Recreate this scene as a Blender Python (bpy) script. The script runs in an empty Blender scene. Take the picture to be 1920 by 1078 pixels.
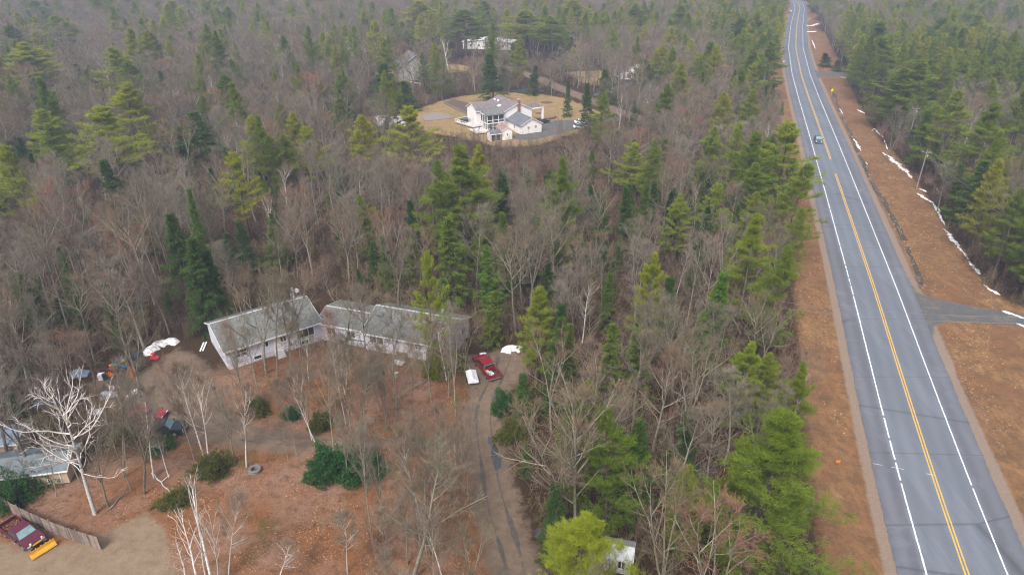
import bpy, math, random
import numpy as np
from mathutils import Matrix, Vector, Euler

R = math.radians
S = bpy.context.scene
rng = np.random.default_rng(7)
random.seed(7)

# ------------------------------------------------------------------ camera, world, sun, exposure
CAM_H, PITCH, FPX = 54.0, R(27.5), 1274.0
cam_d = bpy.data.cameras.new('camera'); cam = bpy.data.objects.new('camera', cam_d)
S.collection.objects.link(cam); S.camera = cam
cam.location = (0, 0, CAM_H); cam.rotation_euler = (R(90) - PITCH, 0, 0)
cam_d.sensor_width = 36; cam_d.lens = FPX / 1920 * 36; cam_d.clip_start = 0.5; cam_d.clip_end = 6000

W = bpy.data.worlds.new('World'); S.world = W; W.use_nodes = True
nt = W.node_tree; nt.nodes.clear()
SUN_EL, SUN_AZ = 52, 200
sky = nt.nodes.new('ShaderNodeTexSky'); sky.sky_type = 'NISHITA'; sky.sun_disc = False
sky.sun_elevation = R(SUN_EL); sky.sun_rotation = R(SUN_AZ); sky.air_density = 1.0; sky.dust_density = 6.0; sky.ozone_density = 1.0
hs = nt.nodes.new('ShaderNodeHueSaturation'); hs.inputs['Saturation'].default_value = 0.46
bg = nt.nodes.new('ShaderNodeBackground'); bg.inputs['Strength'].default_value = 0.13
ow = nt.nodes.new('ShaderNodeOutputWorld')
nt.links.new(sky.outputs[0], hs.inputs['Color']); nt.links.new(hs.outputs[0], bg.inputs['Color']); nt.links.new(bg.outputs[0], ow.inputs['Surface'])

sd = bpy.data.lights.new('sun', 'SUN'); sd.energy = 1.5; sd.angle = R(13); sd.color = (1.0, 0.98, 0.95)
sun = bpy.data.objects.new('sun', sd); S.collection.objects.link(sun)
sun.rotation_euler = (R(90 - SUN_EL), 0, R(180 - SUN_AZ))
S.view_settings.view_transform = 'Standard'; S.view_settings.look = 'None'
S.view_settings.exposure = 0.88; S.view_settings.gamma = 1.0; S.view_settings.use_curve_mapping = False
cy = S.cycles
cy.max_bounces = 5; cy.diffuse_bounces = 3; cy.glossy_bounces = 2; cy.transmission_bounces = 3; cy.volume_bounces = 1; cy.transparent_max_bounces = 6
cy.pixel_filter_type = 'BLACKMAN_HARRIS'; cy.filter_width = 1.15
cy.caustics_reflective = False; cy.caustics_refractive = False

# ------------------------------------------------------------------ helpers
def gp(px, py, z=0.0):
    """place on the ground (or height z) that the survey of the photograph gives for a pixel"""
    u = (px - 960) / FPX; v = (py - 539) / FPX
    d = (CAM_H - z) / (math.sin(PITCH) + v * math.cos(PITCH))
    return (u * d, d * (math.cos(PITCH) - v * math.sin(PITCH)))
def gps(lst, z=0.0): return [gp(a, b, z) for a, b in lst]
def project(x, y, z):
    dy, dz = y, z - CAM_H
    dep = dy * math.cos(PITCH) - dz * math.sin(PITCH)
    up = dy * math.sin(PITCH) + dz * math.cos(PITCH)
    return 960 + FPX * x / dep, 539 - FPX * up / dep, dep

def nmat(name, rough=0.8, spec=0.25):
    m = bpy.data.materials.new(name); m.use_nodes = True
    b = m.node_tree.nodes['Principled BSDF']; b.inputs['Roughness'].default_value = rough
    b.inputs['Specular IOR Level'].default_value = spec
    return m, m.node_tree, b
def node(t, typ, **kw):
    n = t.nodes.new(typ)
    for k, v in kw.items():
        if k in n.inputs.keys() if hasattr(n.inputs, 'keys') else False: n.inputs[k].default_value = v
        else: setattr(n, k, v)
    return n
def noise(t, scale, detail=4, rough=0.6, vec=None, dist=0.0):
    n = t.nodes.new('ShaderNodeTexNoise'); n.inputs['Scale'].default_value = scale
    n.inputs['Detail'].default_value = detail; n.inputs['Roughness'].default_value = rough; n.inputs['Distortion'].default_value = dist
    if vec is not None: t.links.new(vec, n.inputs['Vector'])
    return n.outputs['Fac']
def ramp(t, fac, stops, interp='LINEAR'):
    r = t.nodes.new('ShaderNodeValToRGB'); r.color_ramp.interpolation = interp
    el = r.color_ramp.elements
    el[0].position, el[0].color = stops[0][0], (*stops[0][1], 1)
    el[1].position, el[1].color = stops[-1][0], (*stops[-1][1], 1)
    for p, c in stops[1:-1]:
        e = el.new(p); e.color = (*c, 1)
    t.links.new(fac, r.inputs[0]); return r.outputs[0]
def mix(t, fac, a, b, mode='MIX'):
    m = t.nodes.new('ShaderNodeMix'); m.data_type = 'RGBA'; m.blend_type = mode
    for i, v in ((0, fac), (6, a), (7, b)):
        if isinstance(v, (int, float)): m.inputs[i].default_value = v
        elif isinstance(v, tuple): m.inputs[i].default_value = (*v, 1)
        else: t.links.new(v, m.inputs[i])
    return m.outputs[2]
def mth(t, op, a, b=None, c=None, clamp=False):
    m = t.nodes.new('ShaderNodeMath'); m.operation = op; m.use_clamp = clamp
    for i, v in enumerate((a, b, c)):
        if v is None: continue
        if isinstance(v, (int, float)): m.inputs[i].default_value = v
        else: t.links.new(v, m.inputs[i])
    return m.outputs[0]
def bump(t, b, h, strength=0.3, dist=0.05):
    n = t.nodes.new('ShaderNodeBump'); n.inputs['Strength'].default_value = strength; n.inputs['Distance'].default_value = dist
    t.links.new(h, n.inputs['Height']); t.links.new(n.outputs[0], b.inputs['Normal'])
def geo_pos(t): return t.nodes.new('ShaderNodeNewGeometry').outputs['Position']
def attr(t, name): 
    a = t.nodes.new('ShaderNodeAttribute'); a.attribute_name = name; return a.outputs['Fac']
def plain(name, col, rough=0.7, metal=0.0, var=0.12, scale=6.0, spec=0.3, bmp=0.0):
    m, t, b = nmat(name, rough, spec); b.inputs['Metallic'].default_value = metal
    tc = t.nodes.new('ShaderNodeTexCoord').outputs['Object']
    n = noise(t, scale, 5, 0.65, tc)
    c = ramp(t, n, [(0.25, tuple(x * (1 - var) for x in col)), (0.75, tuple(min(1, x * (1 + var)) for x in col))])
    t.links.new(c, b.inputs['Base Color'])
    if bmp: bump(t, b, n, bmp, 0.02)
    return m

# mesh builder for built things
class MB:
    def __init__(s, M=None): s.v = []; s.f = []; s.M = M
    def add(s, vs, fs):
        o = len(s.v)
        s.v += [tuple(s.M @ Vector(v)) if s.M is not None else tuple(v) for v in vs]
        s.f += [tuple(i + o for i in f) for f in fs]; return s
    def box(s, x0, x1, y0, y1, z0, z1):
        v = [(x, y, z) for z in (z0, z1) for y in (y0, y1) for x in (x0, x1)]
        return s.add(v, [(0, 2, 3, 1), (4, 5, 7, 6), (0, 1, 5, 4), (2, 6, 7, 3), (0, 4, 6, 2), (1, 3, 7, 5)])
    def cbox(s, cx, cy, cz, sx, sy, sz): return s.box(cx - sx / 2, cx + sx / 2, cy - sy / 2, cy + sy / 2, cz - sz / 2, cz + sz / 2)
    def prism(s, poly, lo, hi, axis='z'):
        n = len(poly)
        def P(p, h): return (p[0], p[1], h) if axis == 'z' else ((p[0], h, p[1]) if axis == 'y' else (h, p[0], p[1]))
        v = [P(p, lo) for p in poly] + [P(p, hi) for p in poly]
        return s.add(v, [tuple(range(n))[::-1], tuple(range(n, 2 * n))] + [(i, (i + 1) % n, n + (i + 1) % n, n + i) for i in range(n)])
    def loft(s, rings, closed=True):
        n = len(rings[0]); v = [p for r in rings for p in r]; f = []
        for k in range(len(rings) - 1):
            for i in range(n):
                j = (i + 1) % n
                f.append((k * n + i, k * n + j, (k + 1) * n + j, (k + 1) * n + i))
        f.append(tuple(range(n))[::-1]); f.append(tuple((len(rings) - 1) * n + i for i in range(n)))
        return s.add(v, f)
    def tube(s, pts, rad, k=6):
        rings = []
        pts = [Vector(p) for p in pts]
        for i, p in enumerate(pts):
            d = (pts[min(i + 1, len(pts) - 1)] - pts[max(i - 1, 0)]).normalized()
            a = d.cross(Vector((0, 0, 1)) if abs(d.z) < 0.9 else Vector((1, 0, 0))).normalized(); b = d.cross(a)
            r = rad[i] if isinstance(rad, (list, tuple)) else rad
            rings.append([tuple(p + (a * math.cos(2 * math.pi * j / k) + b * math.sin(2 * math.pi * j / k)) * r) for j in range(k)])
        return s.loft(rings)
    def build(s, name, mat, parent=None, bevel=0.0, smooth=False):
        me = bpy.data.meshes.new(name); off = parent.get('_off') if parent is not None and parent.get('_off') is not None else (0, 0, 0)
        me.from_pydata([(a - off[0], b - off[1], c - off[2]) for a, b, c in s.v], [], s.f)
        import bmesh
        bm = bmesh.new(); bm.from_mesh(me); bmesh.ops.recalc_face_normals(bm, faces=bm.faces)
        if bevel: bmesh.ops.bevel(bm, geom=[e for e in bm.edges if e.calc_face_angle(0) > 0.5], offset=bevel, segments=2, affect='EDGES', clamp_overlap=True)
        bm.to_mesh(me); bm.free()
        if smooth: me.shade_smooth()
        me.materials.append(mat)
        o = bpy.data.objects.new(name, me); S.collection.objects.link(o)
        if parent is not None: o.parent = parent
        return o

def thing(name, label, cat, loc=(0, 0, 0), rz=0.0, group=None):
    o = bpy.data.objects.new(name, None); S.collection.objects.link(o); o.empty_display_size = 0.2
    o.location = loc; o.rotation_euler = (0, 0, rz); tag(o, label, cat, group); return o
def tag(o, label, cat, group=None):
    o['label'] = label; o['category'] = cat
    if group: o['group'] = group
    return o
def kind(o, k): o['kind'] = k; return o

def tri_mesh(name, V, F, mats, mi=None, tint=None):
    """fast triangle mesh from arrays"""
    V = np.asarray(V, dtype=np.float32); F = np.asarray(F, dtype=np.int32)
    me = bpy.data.meshes.new(name); me.vertices.add(len(V)); me.vertices.foreach_set('co', V.ravel())
    k = F.shape[1]
    me.loops.add(F.size); me.polygons.add(len(F)); me.loops.foreach_set('vertex_index', F.ravel())
    me.polygons.foreach_set('loop_start', np.arange(len(F), dtype=np.int32) * k)
    for m in mats: me.materials.append(m)
    if mi is not None: me.polygons.foreach_set('material_index', np.asarray(mi, dtype=np.int32))
    if tint is not None:
        a = me.attributes.new('tint', 'FLOAT', 'FACE'); a.data.foreach_set('value', np.asarray(tint, dtype=np.float32))
    me.update(calc_edges=True); return me

# 2-D signed distance (positive inside) and polyline distance
def seg_d(P, a, b):
    a = np.array(a); b = np.array(b); ab = b - a
    t = np.clip(((P - a) @ ab) / (ab @ ab + 1e-9), 0, 1)
    return np.hypot(*(P - (a + t[:, None] * ab)).T)
def sdf(P, poly):
    d = np.full(len(P), 1e9); ins = np.zeros(len(P), bool); n = len(poly)
    for i in range(n):
        a, b = poly[i], poly[(i + 1) % n]
        d = np.minimum(d, seg_d(P, a, b))
        c = ((a[1] > P[:, 1]) != (b[1] > P[:, 1]))
        with np.errstate(divide='ignore', invalid='ignore'):
            xx = (b[0] - a[0]) * (P[:, 1] - a[1]) / (b[1] - a[1] + 1e-12) + a[0]
        ins ^= c & (P[:, 0] < xx)
    return np.where(ins, d, -d)
def line_d(P, pts):
    d = np.full(len(P), 1e9)
    for a, b in zip(pts[:-1], pts[1:]): d = np.minimum(d, seg_d(P, a, b))
    return d

# ------------------------------------------------------------------ site plan (world metres)
CL = [(20.6, -30), (31.6, 6), (43.2, 44.6), (47.1, 57.3), (53, 75.5), (62.2, 103.5), (77.7, 152.5), (90.7, 193.7), (111.1, 259.3), (124.9, 302.8),
      (151.2, 380.1), (186.5, 473.8), (212, 538.9), (233, 592), (252.6, 648.6), (262, 690), (262, 740), (250, 800)]
def smooth_line(pts, step=2.0):
    P = np.array(pts); s = np.r_[0, np.cumsum(np.hypot(*np.diff(P, axis=0).T))]
    q = np.arange(0, s[-1], step)
    X = np.interp(q, s, P[:, 0]); Y = np.interp(q, s, P[:, 1])
    for _ in range(14):
        X[1:-1] = (X[:-2] + 2 * X[1:-1] + X[2:]) / 4; Y[1:-1] = (Y[:-2] + 2 * Y[1:-1] + Y[2:]) / 4
    P = np.c_[X, Y]; T = np.gradient(P, axis=0); T /= np.hypot(*T.T)[:, None]
    return P, np.c_[T[:, 1], -T[:, 0]], q          # points, right-hand normals, arclength
RP, RN, RS = smooth_line(CL)
def off(d, a=0, b=None):
    return [tuple(p + n * d) for p, n in list(zip(RP, RN))[a:b]]
def road_off(P):
    """signed sideways distance from road centre, right positive"""
    out = np.full(len(P), 1e9)
    for i0 in range(0, len(P), 20000):
        Q = P[i0:i0 + 20000]; Y = Q[:, 1]
        xc = np.interp(Y, RP[:, 1], RP[:, 0]); nx = np.interp(Y, RP[:, 1], RN[:, 0])
        out[i0:i0 + 20000] = (Q[:, 0] - xc) * nx
    return out

woods_r = gps([(1535, 20), (1545, 60), (1560, 85), (1575, 118), (1592, 150), (1612, 200), (1650, 262), (1700, 310), (1745, 380), (1785, 440), (1830, 510), (1880, 560), (1960, 590)])
VERGE_R = off(5.8, 20, 300) + woods_r + gps([(2150, 640), (2300, 1078)]) + [(80, 20), (60, 0)]
order_top = off(5.8, 20, 290)
VERGE_R = order_top + woods_r + gps([(2300, 650)]) + [(95, 45), (70, 0), (40, 0)]
SIDE_ROAD = gps([(1690, 500), (1720, 548), (1760, 562), (1840, 577), (1920, 590), (2100, 600), (2100, 628), (1920, 612), (1850, 606), (1780, 602), (1752, 612), (1745, 650), (1735, 660)])
SIDE_ROAD2 = gps([(1522, 128), (1540, 136), (1580, 136), (1600, 140), (1580, 145), (1545, 144), (1528, 150)])
SAND = gps([(-60, 1000), (60, 1030), (190, 1000), (270, 960), (310, 985), (330, 1078)]) + [(-30, 30), (-70, 30)]
DRIVE_MID = gps([(290, 690), (340, 680), (395, 695), (405, 725), (435, 770), (480, 798), (600, 818), (700, 826), (850, 815), (850, 850), (700, 840), (560, 850), (440, 840), (345, 828), (322, 800), (262, 800), (262, 765), (270, 740), (250, 720)])
DRIVE_C = gps([(945, 670), (928, 720), (905, 765), (905, 820), (918, 880), (932, 950), (958, 1040)]) + [(3, 30), (6, 10)]
PARKING = gps([(872, 668), (985, 660), (992, 700), (945, 735), (880, 740)])
LEAF = gps([(60, 900), (180, 860), (300, 850), (400, 700), (430, 690), (600, 640), (700, 655), (850, 690), (900, 760), (925, 960), (950, 1078)]) + [(-10, 20), (-60, 20), (-62, 50)]
OPEN = gps([(195, 1078), (185, 960), (330, 885), (560, 880), (690, 930), (700, 1078)]) + [(-12, 30), (-30, 30)]
LAWN = gps([(745, 226), (790, 202), (850, 183), (930, 173), (1010, 176), (1060, 185), (1100, 200), (1140, 216), (1140, 234), (1075, 250), (1010, 272), (940, 276), (860, 258), (800, 248)])
ASPH = gps([(958, 256), (1017, 231), (1045, 226), (1100, 225), (1165, 219), (1165, 226), (1105, 238), (1062, 248), (1000, 263), (965, 262)])
BACKROAD = gps([(880, 105), (960, 130), (1010, 148), (1060, 170), (1120, 193), (1160, 210), (1200, 222), (1280, 250)])
BACKROAD2 = gps([(1125, 178), (1180, 158), (1240, 140)])
LAWN2 = gps([(1060, 136), (1132, 132), (1130, 160), (1098, 160)])
LAWN3 = gps([(700, 138), (745, 128), (800, 128), (845, 120), (880, 124), (878, 134), (830, 138), (800, 142), (765, 158), (715, 152)])
CLEAR4 = gps([(850, 84), (950, 84), (950, 94), (850, 94)])
YARD_L = gps([(140, 720), (170, 700), (260, 690), (330, 640), (390, 660), (420, 690), (390, 700), (300, 760), (200, 790), (150, 760)])
HOUSE_Z = gps([(370, 640), (380, 590), (560, 545), (640, 560), (880, 590), (890, 690), (770, 690), (610, 650), (430, 710)])
HALF_P = gps([(690, 215), (760, 205), (765, 235), (700, 240)])

def flat_fade(P):
    ro = road_off(P)
    return np.clip((np.abs(ro) - 12) / 20, 0, 1)
def terr(P):
    P = np.atleast_2d(P); x, y = P[:, 0], P[:, 1]
    z = 0.35 * np.sin(x * 0.071 + 1.3) * np.cos(y * 0.053) + 0.25 * np.sin(x * 0.17 + y * 0.11) + 0.12 * np.sin(x * 0.4 - y * 0.33)
    return (z - 0.25) * flat_fade(P) * 0.6

# ------------------------------------------------------------------ ground material
gm, t, b = nmat('ground_litter', 0.95, 0.1)
pos = geo_pos(t)
n_big = noise(t, 0.035, 4, 0.6, pos); n_mid = noise(t, 0.35, 5, 0.65, pos); n_fine = noise(t, 3.2, 6, 0.75, pos); n_leaf = noise(t, 11.0, 4, 0.8, pos)
litter = ramp(t, n_fine, [(0.28, (0.020, 0.013, 0.008)), (0.46, (0.070, 0.040, 0.024)), (0.6, (0.14, 0.078, 0.044)), (0.8, (0.24, 0.15, 0.095))])
litter = mix(t, 1.0, litter, (0.82, 0.80, 0.78), 'MULTIPLY')
litter = mix(t, ramp(t, n_mid, [(0.42, (0, 0, 0)), (0.68, (0.8, 0.8, 0.8))]), litter, (0.055, 0.050, 0.026))
# open leaf-covered yard: pale pink-brown and orange oak leaves
leafc = ramp(t, n_leaf, [(0.3, (0.055, 0.026, 0.014)), (0.45, (0.19, 0.085, 0.038)), (0.58, (0.31, 0.15, 0.072)), (0.75, (0.44, 0.27, 0.17))])
pale = ramp(t, n_leaf, [(0.3, (0.12, 0.075, 0.055)), (0.5, (0.30, 0.19, 0.145)), (0.75, (0.46, 0.33, 0.26))])
leafc = mix(t, ramp(t, noise(t, 0.11, 4, 0.6, pos), [(0.42, (0, 0, 0)), (0.6, (0.75, 0.75, 0.75))]), leafc, pale)
moss = ramp(t, n_leaf, [(0.35, (0.06, 0.055, 0.014)), (0.65, (0.16, 0.12, 0.035))])
leafc = mix(t, ramp(t, noise(t, 0.9, 8, 0.8, pos, 0.5), [(0.48, (0, 0, 0)), (0.62, (0.7, 0.7, 0.7))]), leafc, (0.10, 0.050, 0.026))
leafc = mix(t, ramp(t, noise(t, 0.17, 5, 0.7, pos), [(0.56, (0, 0, 0)), (0.66, (0.7, 0.7, 0.7))]), leafc, moss)
def mask(name, soft=0.5, amp=1.6, sc=0.9):
    n = noise(t, sc, 5, 0.7, pos)
    v = mth(t, 'ADD', attr(t, name), mth(t, 'MULTIPLY', mth(t, 'SUBTRACT', n, 0.5), amp * 2))
    return mth(t, 'MULTIPLY_ADD', v, 1 / soft, 0.5, clamp=True)
leafc = mix(t, 1.0, leafc, (1.25, 1.22, 1.22), 'MULTIPLY')
col = mix(t, mask('m_leaf', 4, 3), litter, leafc)
n_str = t.nodes.new('ShaderNodeMapping'); n_str.inputs['Scale'].default_value = (0.9, 0.25, 1); n_str.inputs['Rotation'].default_value = (0, 0, R(-18)); t.links.new(pos, n_str.inputs['Vector'])
nv = noise(t, 1.1, 6, 0.75, n_str.outputs[0])
verge = ramp(t, nv, [(0.25, (0.11, 0.055, 0.022)), (0.42, (0.27, 0.135, 0.055)), (0.58, (0.43, 0.235, 0.105)), (0.78, (0.60, 0.40, 0.22))])
vred = ramp(t, n_fine, [(0.3, (0.13, 0.045, 0.022)), (0.7, (0.33, 0.14, 0.065))])
verge = mix(t, ramp(t, noise(t, 0.14, 5, 0.65, pos), [(0.40, (0.95, 0.95, 0.95)), (0.62, (0, 0, 0))]), verge, vred)
verge = mix(t, ramp(t, noise(t, 0.23, 5, 0.7, pos), [(0.60, (0, 0, 0)), (0.74, (0.6, 0.6, 0.6))]), verge, (0.12, 0.105, 0.03))
verge = mix(t, ramp(t, noise(t, 0.6, 8, 0.8, pos, 0.4), [(0.46, (0, 0, 0)), (0.60, (0.75, 0.75, 0.75))]), verge, (0.085, 0.048, 0.028))
verge = mix(t, 1.0, verge, (1.12, 1.10, 1.04), 'MULTIPLY')
verge = mix(t, 0.35, verge, ramp(t, n_leaf, [(0.3, (0.05, 0.03, 0.015)), (0.7, (0.52, 0.36, 0.22))]))
col = mix(t, mask('m_verge', 1.2, 1.4), col, verge)
lawn = ramp(t, noise(t, 0.13, 5, 0.6, pos), [(0.3, (0.50, 0.28, 0.12)), (0.5, (0.56, 0.38, 0.13)), (0.62, (0.36, 0.31, 0.09)), (0.75, (0.48, 0.26, 0.14))])
lawn = mix(t, 0.25, lawn, ramp(t, n_fine, [(0.3, (0.15, 0.10, 0.05)), (0.7, (0.45, 0.33, 0.18))]))
lawn = mix(t, ramp(t, noise(t, 0.28, 7, 0.75, pos, 0.3), [(0.46, (0, 0, 0)), (0.66, (0.75, 0.75, 0.75))]), lawn, (0.22, 0.135, 0.085))
lawn = mix(t, 0.4, lawn, (0.30, 0.225, 0.155))
col = mix(t, mask('m_lawn', 1.4, 3.6, 0.4), col, lawn)
dirt = ramp(t, noise(t, 0.8, 9, 0.8, pos), [(0.25, (0.13, 0.10, 0.085)), (0.5, (0.215, 0.175, 0.148)), (0.75, (0.30, 0.25, 0.21))])
dirt = mix(t, ramp(t, noise(t, 0.35, 5, 0.6, pos), [(0.5, (0, 0, 0)), (0.62, (0.5, 0.5, 0.5))]), dirt, (0.13, 0.115, 0.105))
dirt = mix(t, ramp(t, n_leaf, [(0.56, (0, 0, 0)), (0.7, (0.6, 0.6, 0.6))]), dirt, (0.11, 0.06, 0.04))
dirt = mix(t, ramp(t, noise(t, 1.3, 8, 0.8, pos, 0.6), [(0.53, (0, 0, 0)), (0.66, (0.65, 0.65, 0.65))]), dirt, (0.20, 0.105, 0.065))
dirt = mix(t, 1.0, dirt, (1.22, 1.12, 1.0), 'MULTIPLY')
col = mix(t, mask('m_dirt', 1.2, 2.2, 0.7), col, dirt)
sand = ramp(t, noise(t, 0.7, 9, 0.8, pos), [(0.25, (0.21, 0.15, 0.10)), (0.5, (0.33, 0.245, 0.17)), (0.75, (0.42, 0.325, 0.24))])
sand = mix(t, ramp(t, noise(t, 2.2, 6, 0.8, pos), [(0.55, (0, 0, 0)), (0.72, (0.5, 0.5, 0.5))]), sand, (0.15, 0.09, 0.055))
col = mix(t, mask('m_sand', 0.8, 1.2), col, sand)
shoulder = ramp(t, noise(t, 4.0, 6, 0.8, pos), [(0.3, (0.27, 0.20, 0.155)), (0.7, (0.42, 0.33, 0.27))])
col = mix(t, mask('m_shoulder', 0.35, 0.45, 1.5), col, shoulder)
asf = ramp(t, noise(t, 2.5, 6, 0.8, pos), [(0.3, (0.11, 0.115, 0.125)), (0.7, (0.19, 0.195, 0.21))])
asf = mix(t, ramp(t, noise(t, 0.5, 5, 0.7, pos), [(0.50, (0, 0, 0)), (0.60, (0.85, 0.85, 0.85))]), asf, (0.25, 0.20, 0.16))
col = mix(t, mask('m_asph', 0.5, 1.0), col, asf)
t.links.new(col, b.inputs['Base Color']); bump(t, b, mth(t, 'ADD', n_leaf, mth(t, 'MULTIPLY', n_fine, 1.5)), 0.6, 0.12)

def axis(lo, hi, flo, fhi, st, far):
    a = list(np.arange(flo, fhi, st)); x = flo; s = st; pre = []
    while x > lo: s = min(s * 1.25, far); x -= s; pre.append(x)
    x = a[-1]; s = st; post = []
    while x < hi: s = min(s * 1.25, far); x += s; post.append(x)
    return np.array(pre[::-1] + a + post)
gx = axis(-900, 1100, -70, 132, 0.9, 24); gy = axis(-150, 1700, 32, 300, 0.9, 24)
GX, GY = np.meshgrid(gx, gy); GP = np.c_[GX.ravel(), GY.ravel()]
ro = road_off(GP)
c8 = lambda a: np.clip(a, -8, 8)
inY = GP[:, 1]
msk = {
    'm_leaf': sdf(GP, LEAF), 'm_lawn': np.maximum.reduce([sdf(GP, LAWN), sdf(GP, LAWN2), sdf(GP, LAWN3)]),
    'm_verge': np.maximum(sdf(GP, VERGE_R), np.minimum(np.where(ro < 0, ro + 13.0, -ro + 8), 40)),
    'm_dirt': np.maximum.reduce([sdf(GP, DRIVE_MID), 2.5 - line_d(GP, DRIVE_C), sdf(GP, PARKING), 3 - line_d(GP, BACKROAD), sdf(GP, YARD_L) - 1.5]),
    'm_sand': sdf(GP, SAND), 'm_shoulder': 7.5 - np.abs(ro), 'm_asph': np.maximum.reduce([sdf(GP, SIDE_ROAD), sdf(GP, SIDE_ROAD2), sdf(GP, ASPH), 2.2 - line_d(GP, BACKROAD2)]),
}
zz = terr(GP)
flatm = np.maximum.reduce([msk['m_dirt'], msk['m_asph'], msk['m_lawn'], sdf(GP, HOUSE_Z), sdf(GP, YARD_L)])
zz *= np.clip(-flatm / 8, 0, 1)
# shallow roadside ditch on the right, and the bank down to it
DITCH = gps([(1563, 172), (1572, 200), (1580, 215), (1600, 260), (1612, 290), (1632, 335), (1655, 370), (1685, 425), (1705, 465), (1735, 545)])
DITCH2 = gps([(1800, 700), (1830, 745), (1860, 800), (1885, 850)])
dd = np.minimum(line_d(GP, DITCH), line_d(GP, DITCH2))
zz -= 0.45 * np.exp(-(dd / 1.1) ** 2) * (msk['m_asph'] < -1)
nx, ny = len(gx), len(gy)
ii = (np.arange(ny - 1)[:, None] * nx + np.arange(nx - 1)[None, :]).ravel()
me = tri_mesh('ground', np.c_[GP, zz], np.c_[ii, ii + 1, ii + nx + 1, ii + nx], [gm])
for k, v in msk.items():
    a = me.attributes.new(k, 'FLOAT', 'POINT'); a.data.foreach_set('value', c8(v).astype(np.float32))
me.shade_smooth()
ground = bpy.data.objects.new('ground', me); S.collection.objects.link(ground); kind(ground, 'structure')
ZG = zz.reshape(ny, nx)
def gz(x, y):
    i = np.clip(np.searchsorted(gx, x) - 1, 0, nx - 2); j = np.clip(np.searchsorted(gy, y) - 1, 0, ny - 2)
    fx = (x - gx[i]) / (gx[i + 1] - gx[i]); fy = (y - gy[j]) / (gy[j + 1] - gy[j])
    return (ZG[j, i] * (1 - fx) + ZG[j, i + 1] * fx) * (1 - fy) + (ZG[j + 1, i] * (1 - fx) + ZG[j + 1, i + 1] * fx) * fy

# ------------------------------------------------------------------ road
rm, t, b = nmat('asphalt', 0.72, 0.35); pos = geo_pos(t)
at = t.nodes.new('ShaderNodeAttribute'); at.attribute_name = 'side'
base = ramp(t, noise(t, 7, 7, 0.8, pos), [(0.3, (0.128, 0.140, 0.158)), (0.7, (0.190, 0.203, 0.225))])
mp = t.nodes.new('ShaderNodeMapping'); mp.inputs['Rotation'].default_value = (0, 0, R(17.5)); mp.inputs['Scale'].default_value = (1, 0.05, 1); t.links.new(pos, mp.inputs['Vector'])
strk = noise(t, 0.9, 4, 0.6, mp.outputs[0])
base = mix(t, ramp(t, strk, [(0.45, (0, 0, 0)), (0.7, (0.35, 0.35, 0.35))]), base, (0.225, 0.230, 0.24))
sh = ramp(t, noise(t, 5, 6, 0.75, pos), [(0.3, (0.115, 0.112, 0.125)), (0.7, (0.165, 0.160, 0.175))])
sh = mix(t, ramp(t, noise(t, 0.25, 5, 0.7, pos), [(0.52, (0, 0, 0)), (0.68, (0.5, 0.5, 0.5))]), sh, (0.25, 0.25, 0.26))
col = mix(t, ramp(t, at.outputs['Fac'], [(0.47, (0, 0, 0)), (0.53, (1, 1, 1))]), base, sh)
# sealed transverse cracks
vo = t.nodes.new('ShaderNodeTexVoronoi'); vo.feature = 'DISTANCE_TO_EDGE'
mp2 = t.nodes.new('ShaderNodeMapping'); mp2.inputs['Scale'].default_value = (0.012, 0.075, 1); mp2.inputs['Rotation'].default_value = (0, 0, R(14)); t.links.new(pos, mp2.inputs['Vector'])
t.links.new(mp2.outputs[0], vo.inputs['Vector']); vo.inputs['Scale'].default_value = 1.0
sx = t.nodes.new('ShaderNodeAttribute'); sx.attribute_name = 'across'
wp = mth(t, 'MULTIPLY', mth(t, 'COSINE', mth(t, 'MULTIPLY', sx.outputs['Fac'], 6.2832 / 1.8)), 0.5)
col = mix(t, mth(t, 'MULTIPLY_ADD', wp, 0.30, 0.15, clamp=True), col, (0.25, 0.255, 0.265))
col = mix(t, ramp(t, noise(t, 0.12, 6, 0.7, mp.outputs[0]), [(0.5, (0, 0, 0)), (0.53, (0.22, 0.22, 0.22))]), col, (0.10, 0.105, 0.115))
crk = ramp(t, vo.outputs['Distance'], [(0.0, (1, 1, 1)), (0.0055, (0, 0, 0))])
col = mix(t, mth(t, 'MULTIPLY', crk, 0.6), col, (0.05, 0.05, 0.055))
t.links.new(col, b.inputs['Base Color']); bump(t, b, noise(t, 25, 3, 0.7, pos), 0.15, 0.01)

def ribbon(name, o0, o1, mat, z, s0=0, s1=None, jag=0.0, cols=2, gaps=0.0):
    s1 = s1 or RS[-1]; sel = np.where((RS >= s0) & (RS <= s1))[0]
    V = []; F = []; side = []; acr = []
    fine = np.arange(RS[sel[0]], RS[sel[-1]], 0.5 if jag else 2.0)
    px = np.interp(fine, RS, RP[:, 0]); py = np.interp(fine, RS, RP[:, 1]); nx_ = np.interp(fine, RS, RN[:, 0]); ny_ = np.interp(fine, RS, RN[:, 1])
    for i in range(len(fine)):
        for c in range(cols):
            o = o0 + (o1 - o0) * c / (cols - 1)
            if jag and c in (0, cols - 1): o += random.uniform(-jag, jag)
            V.append((px[i] + nx_[i] * o, py[i] + ny_[i] * o, z)); side.append(1.0 if abs(o) > 3.8 else 0.0); acr.append(o)
    for i in range(len(fine) - 1):
        if gaps and random.random() < gaps: continue
        for c in range(cols - 1):
            a = i * cols + c; F.append((a, a + 1, a + cols + 1, a + cols))
    m = tri_mesh(name, V, F, [mat])
    a = m.attributes.new('side', 'FLOAT', 'POINT'); a.data.foreach_set('value', np.array(side, dtype=np.float32))
    a = m.attributes.new('across', 'FLOAT', 'POINT'); a.data.foreach_set('value', np.array(acr, dtype=np.float32))
    o = bpy.data.objects.new(name, m); S.collection.objects.link(o); kind(o, 'structure'); return o
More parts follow.
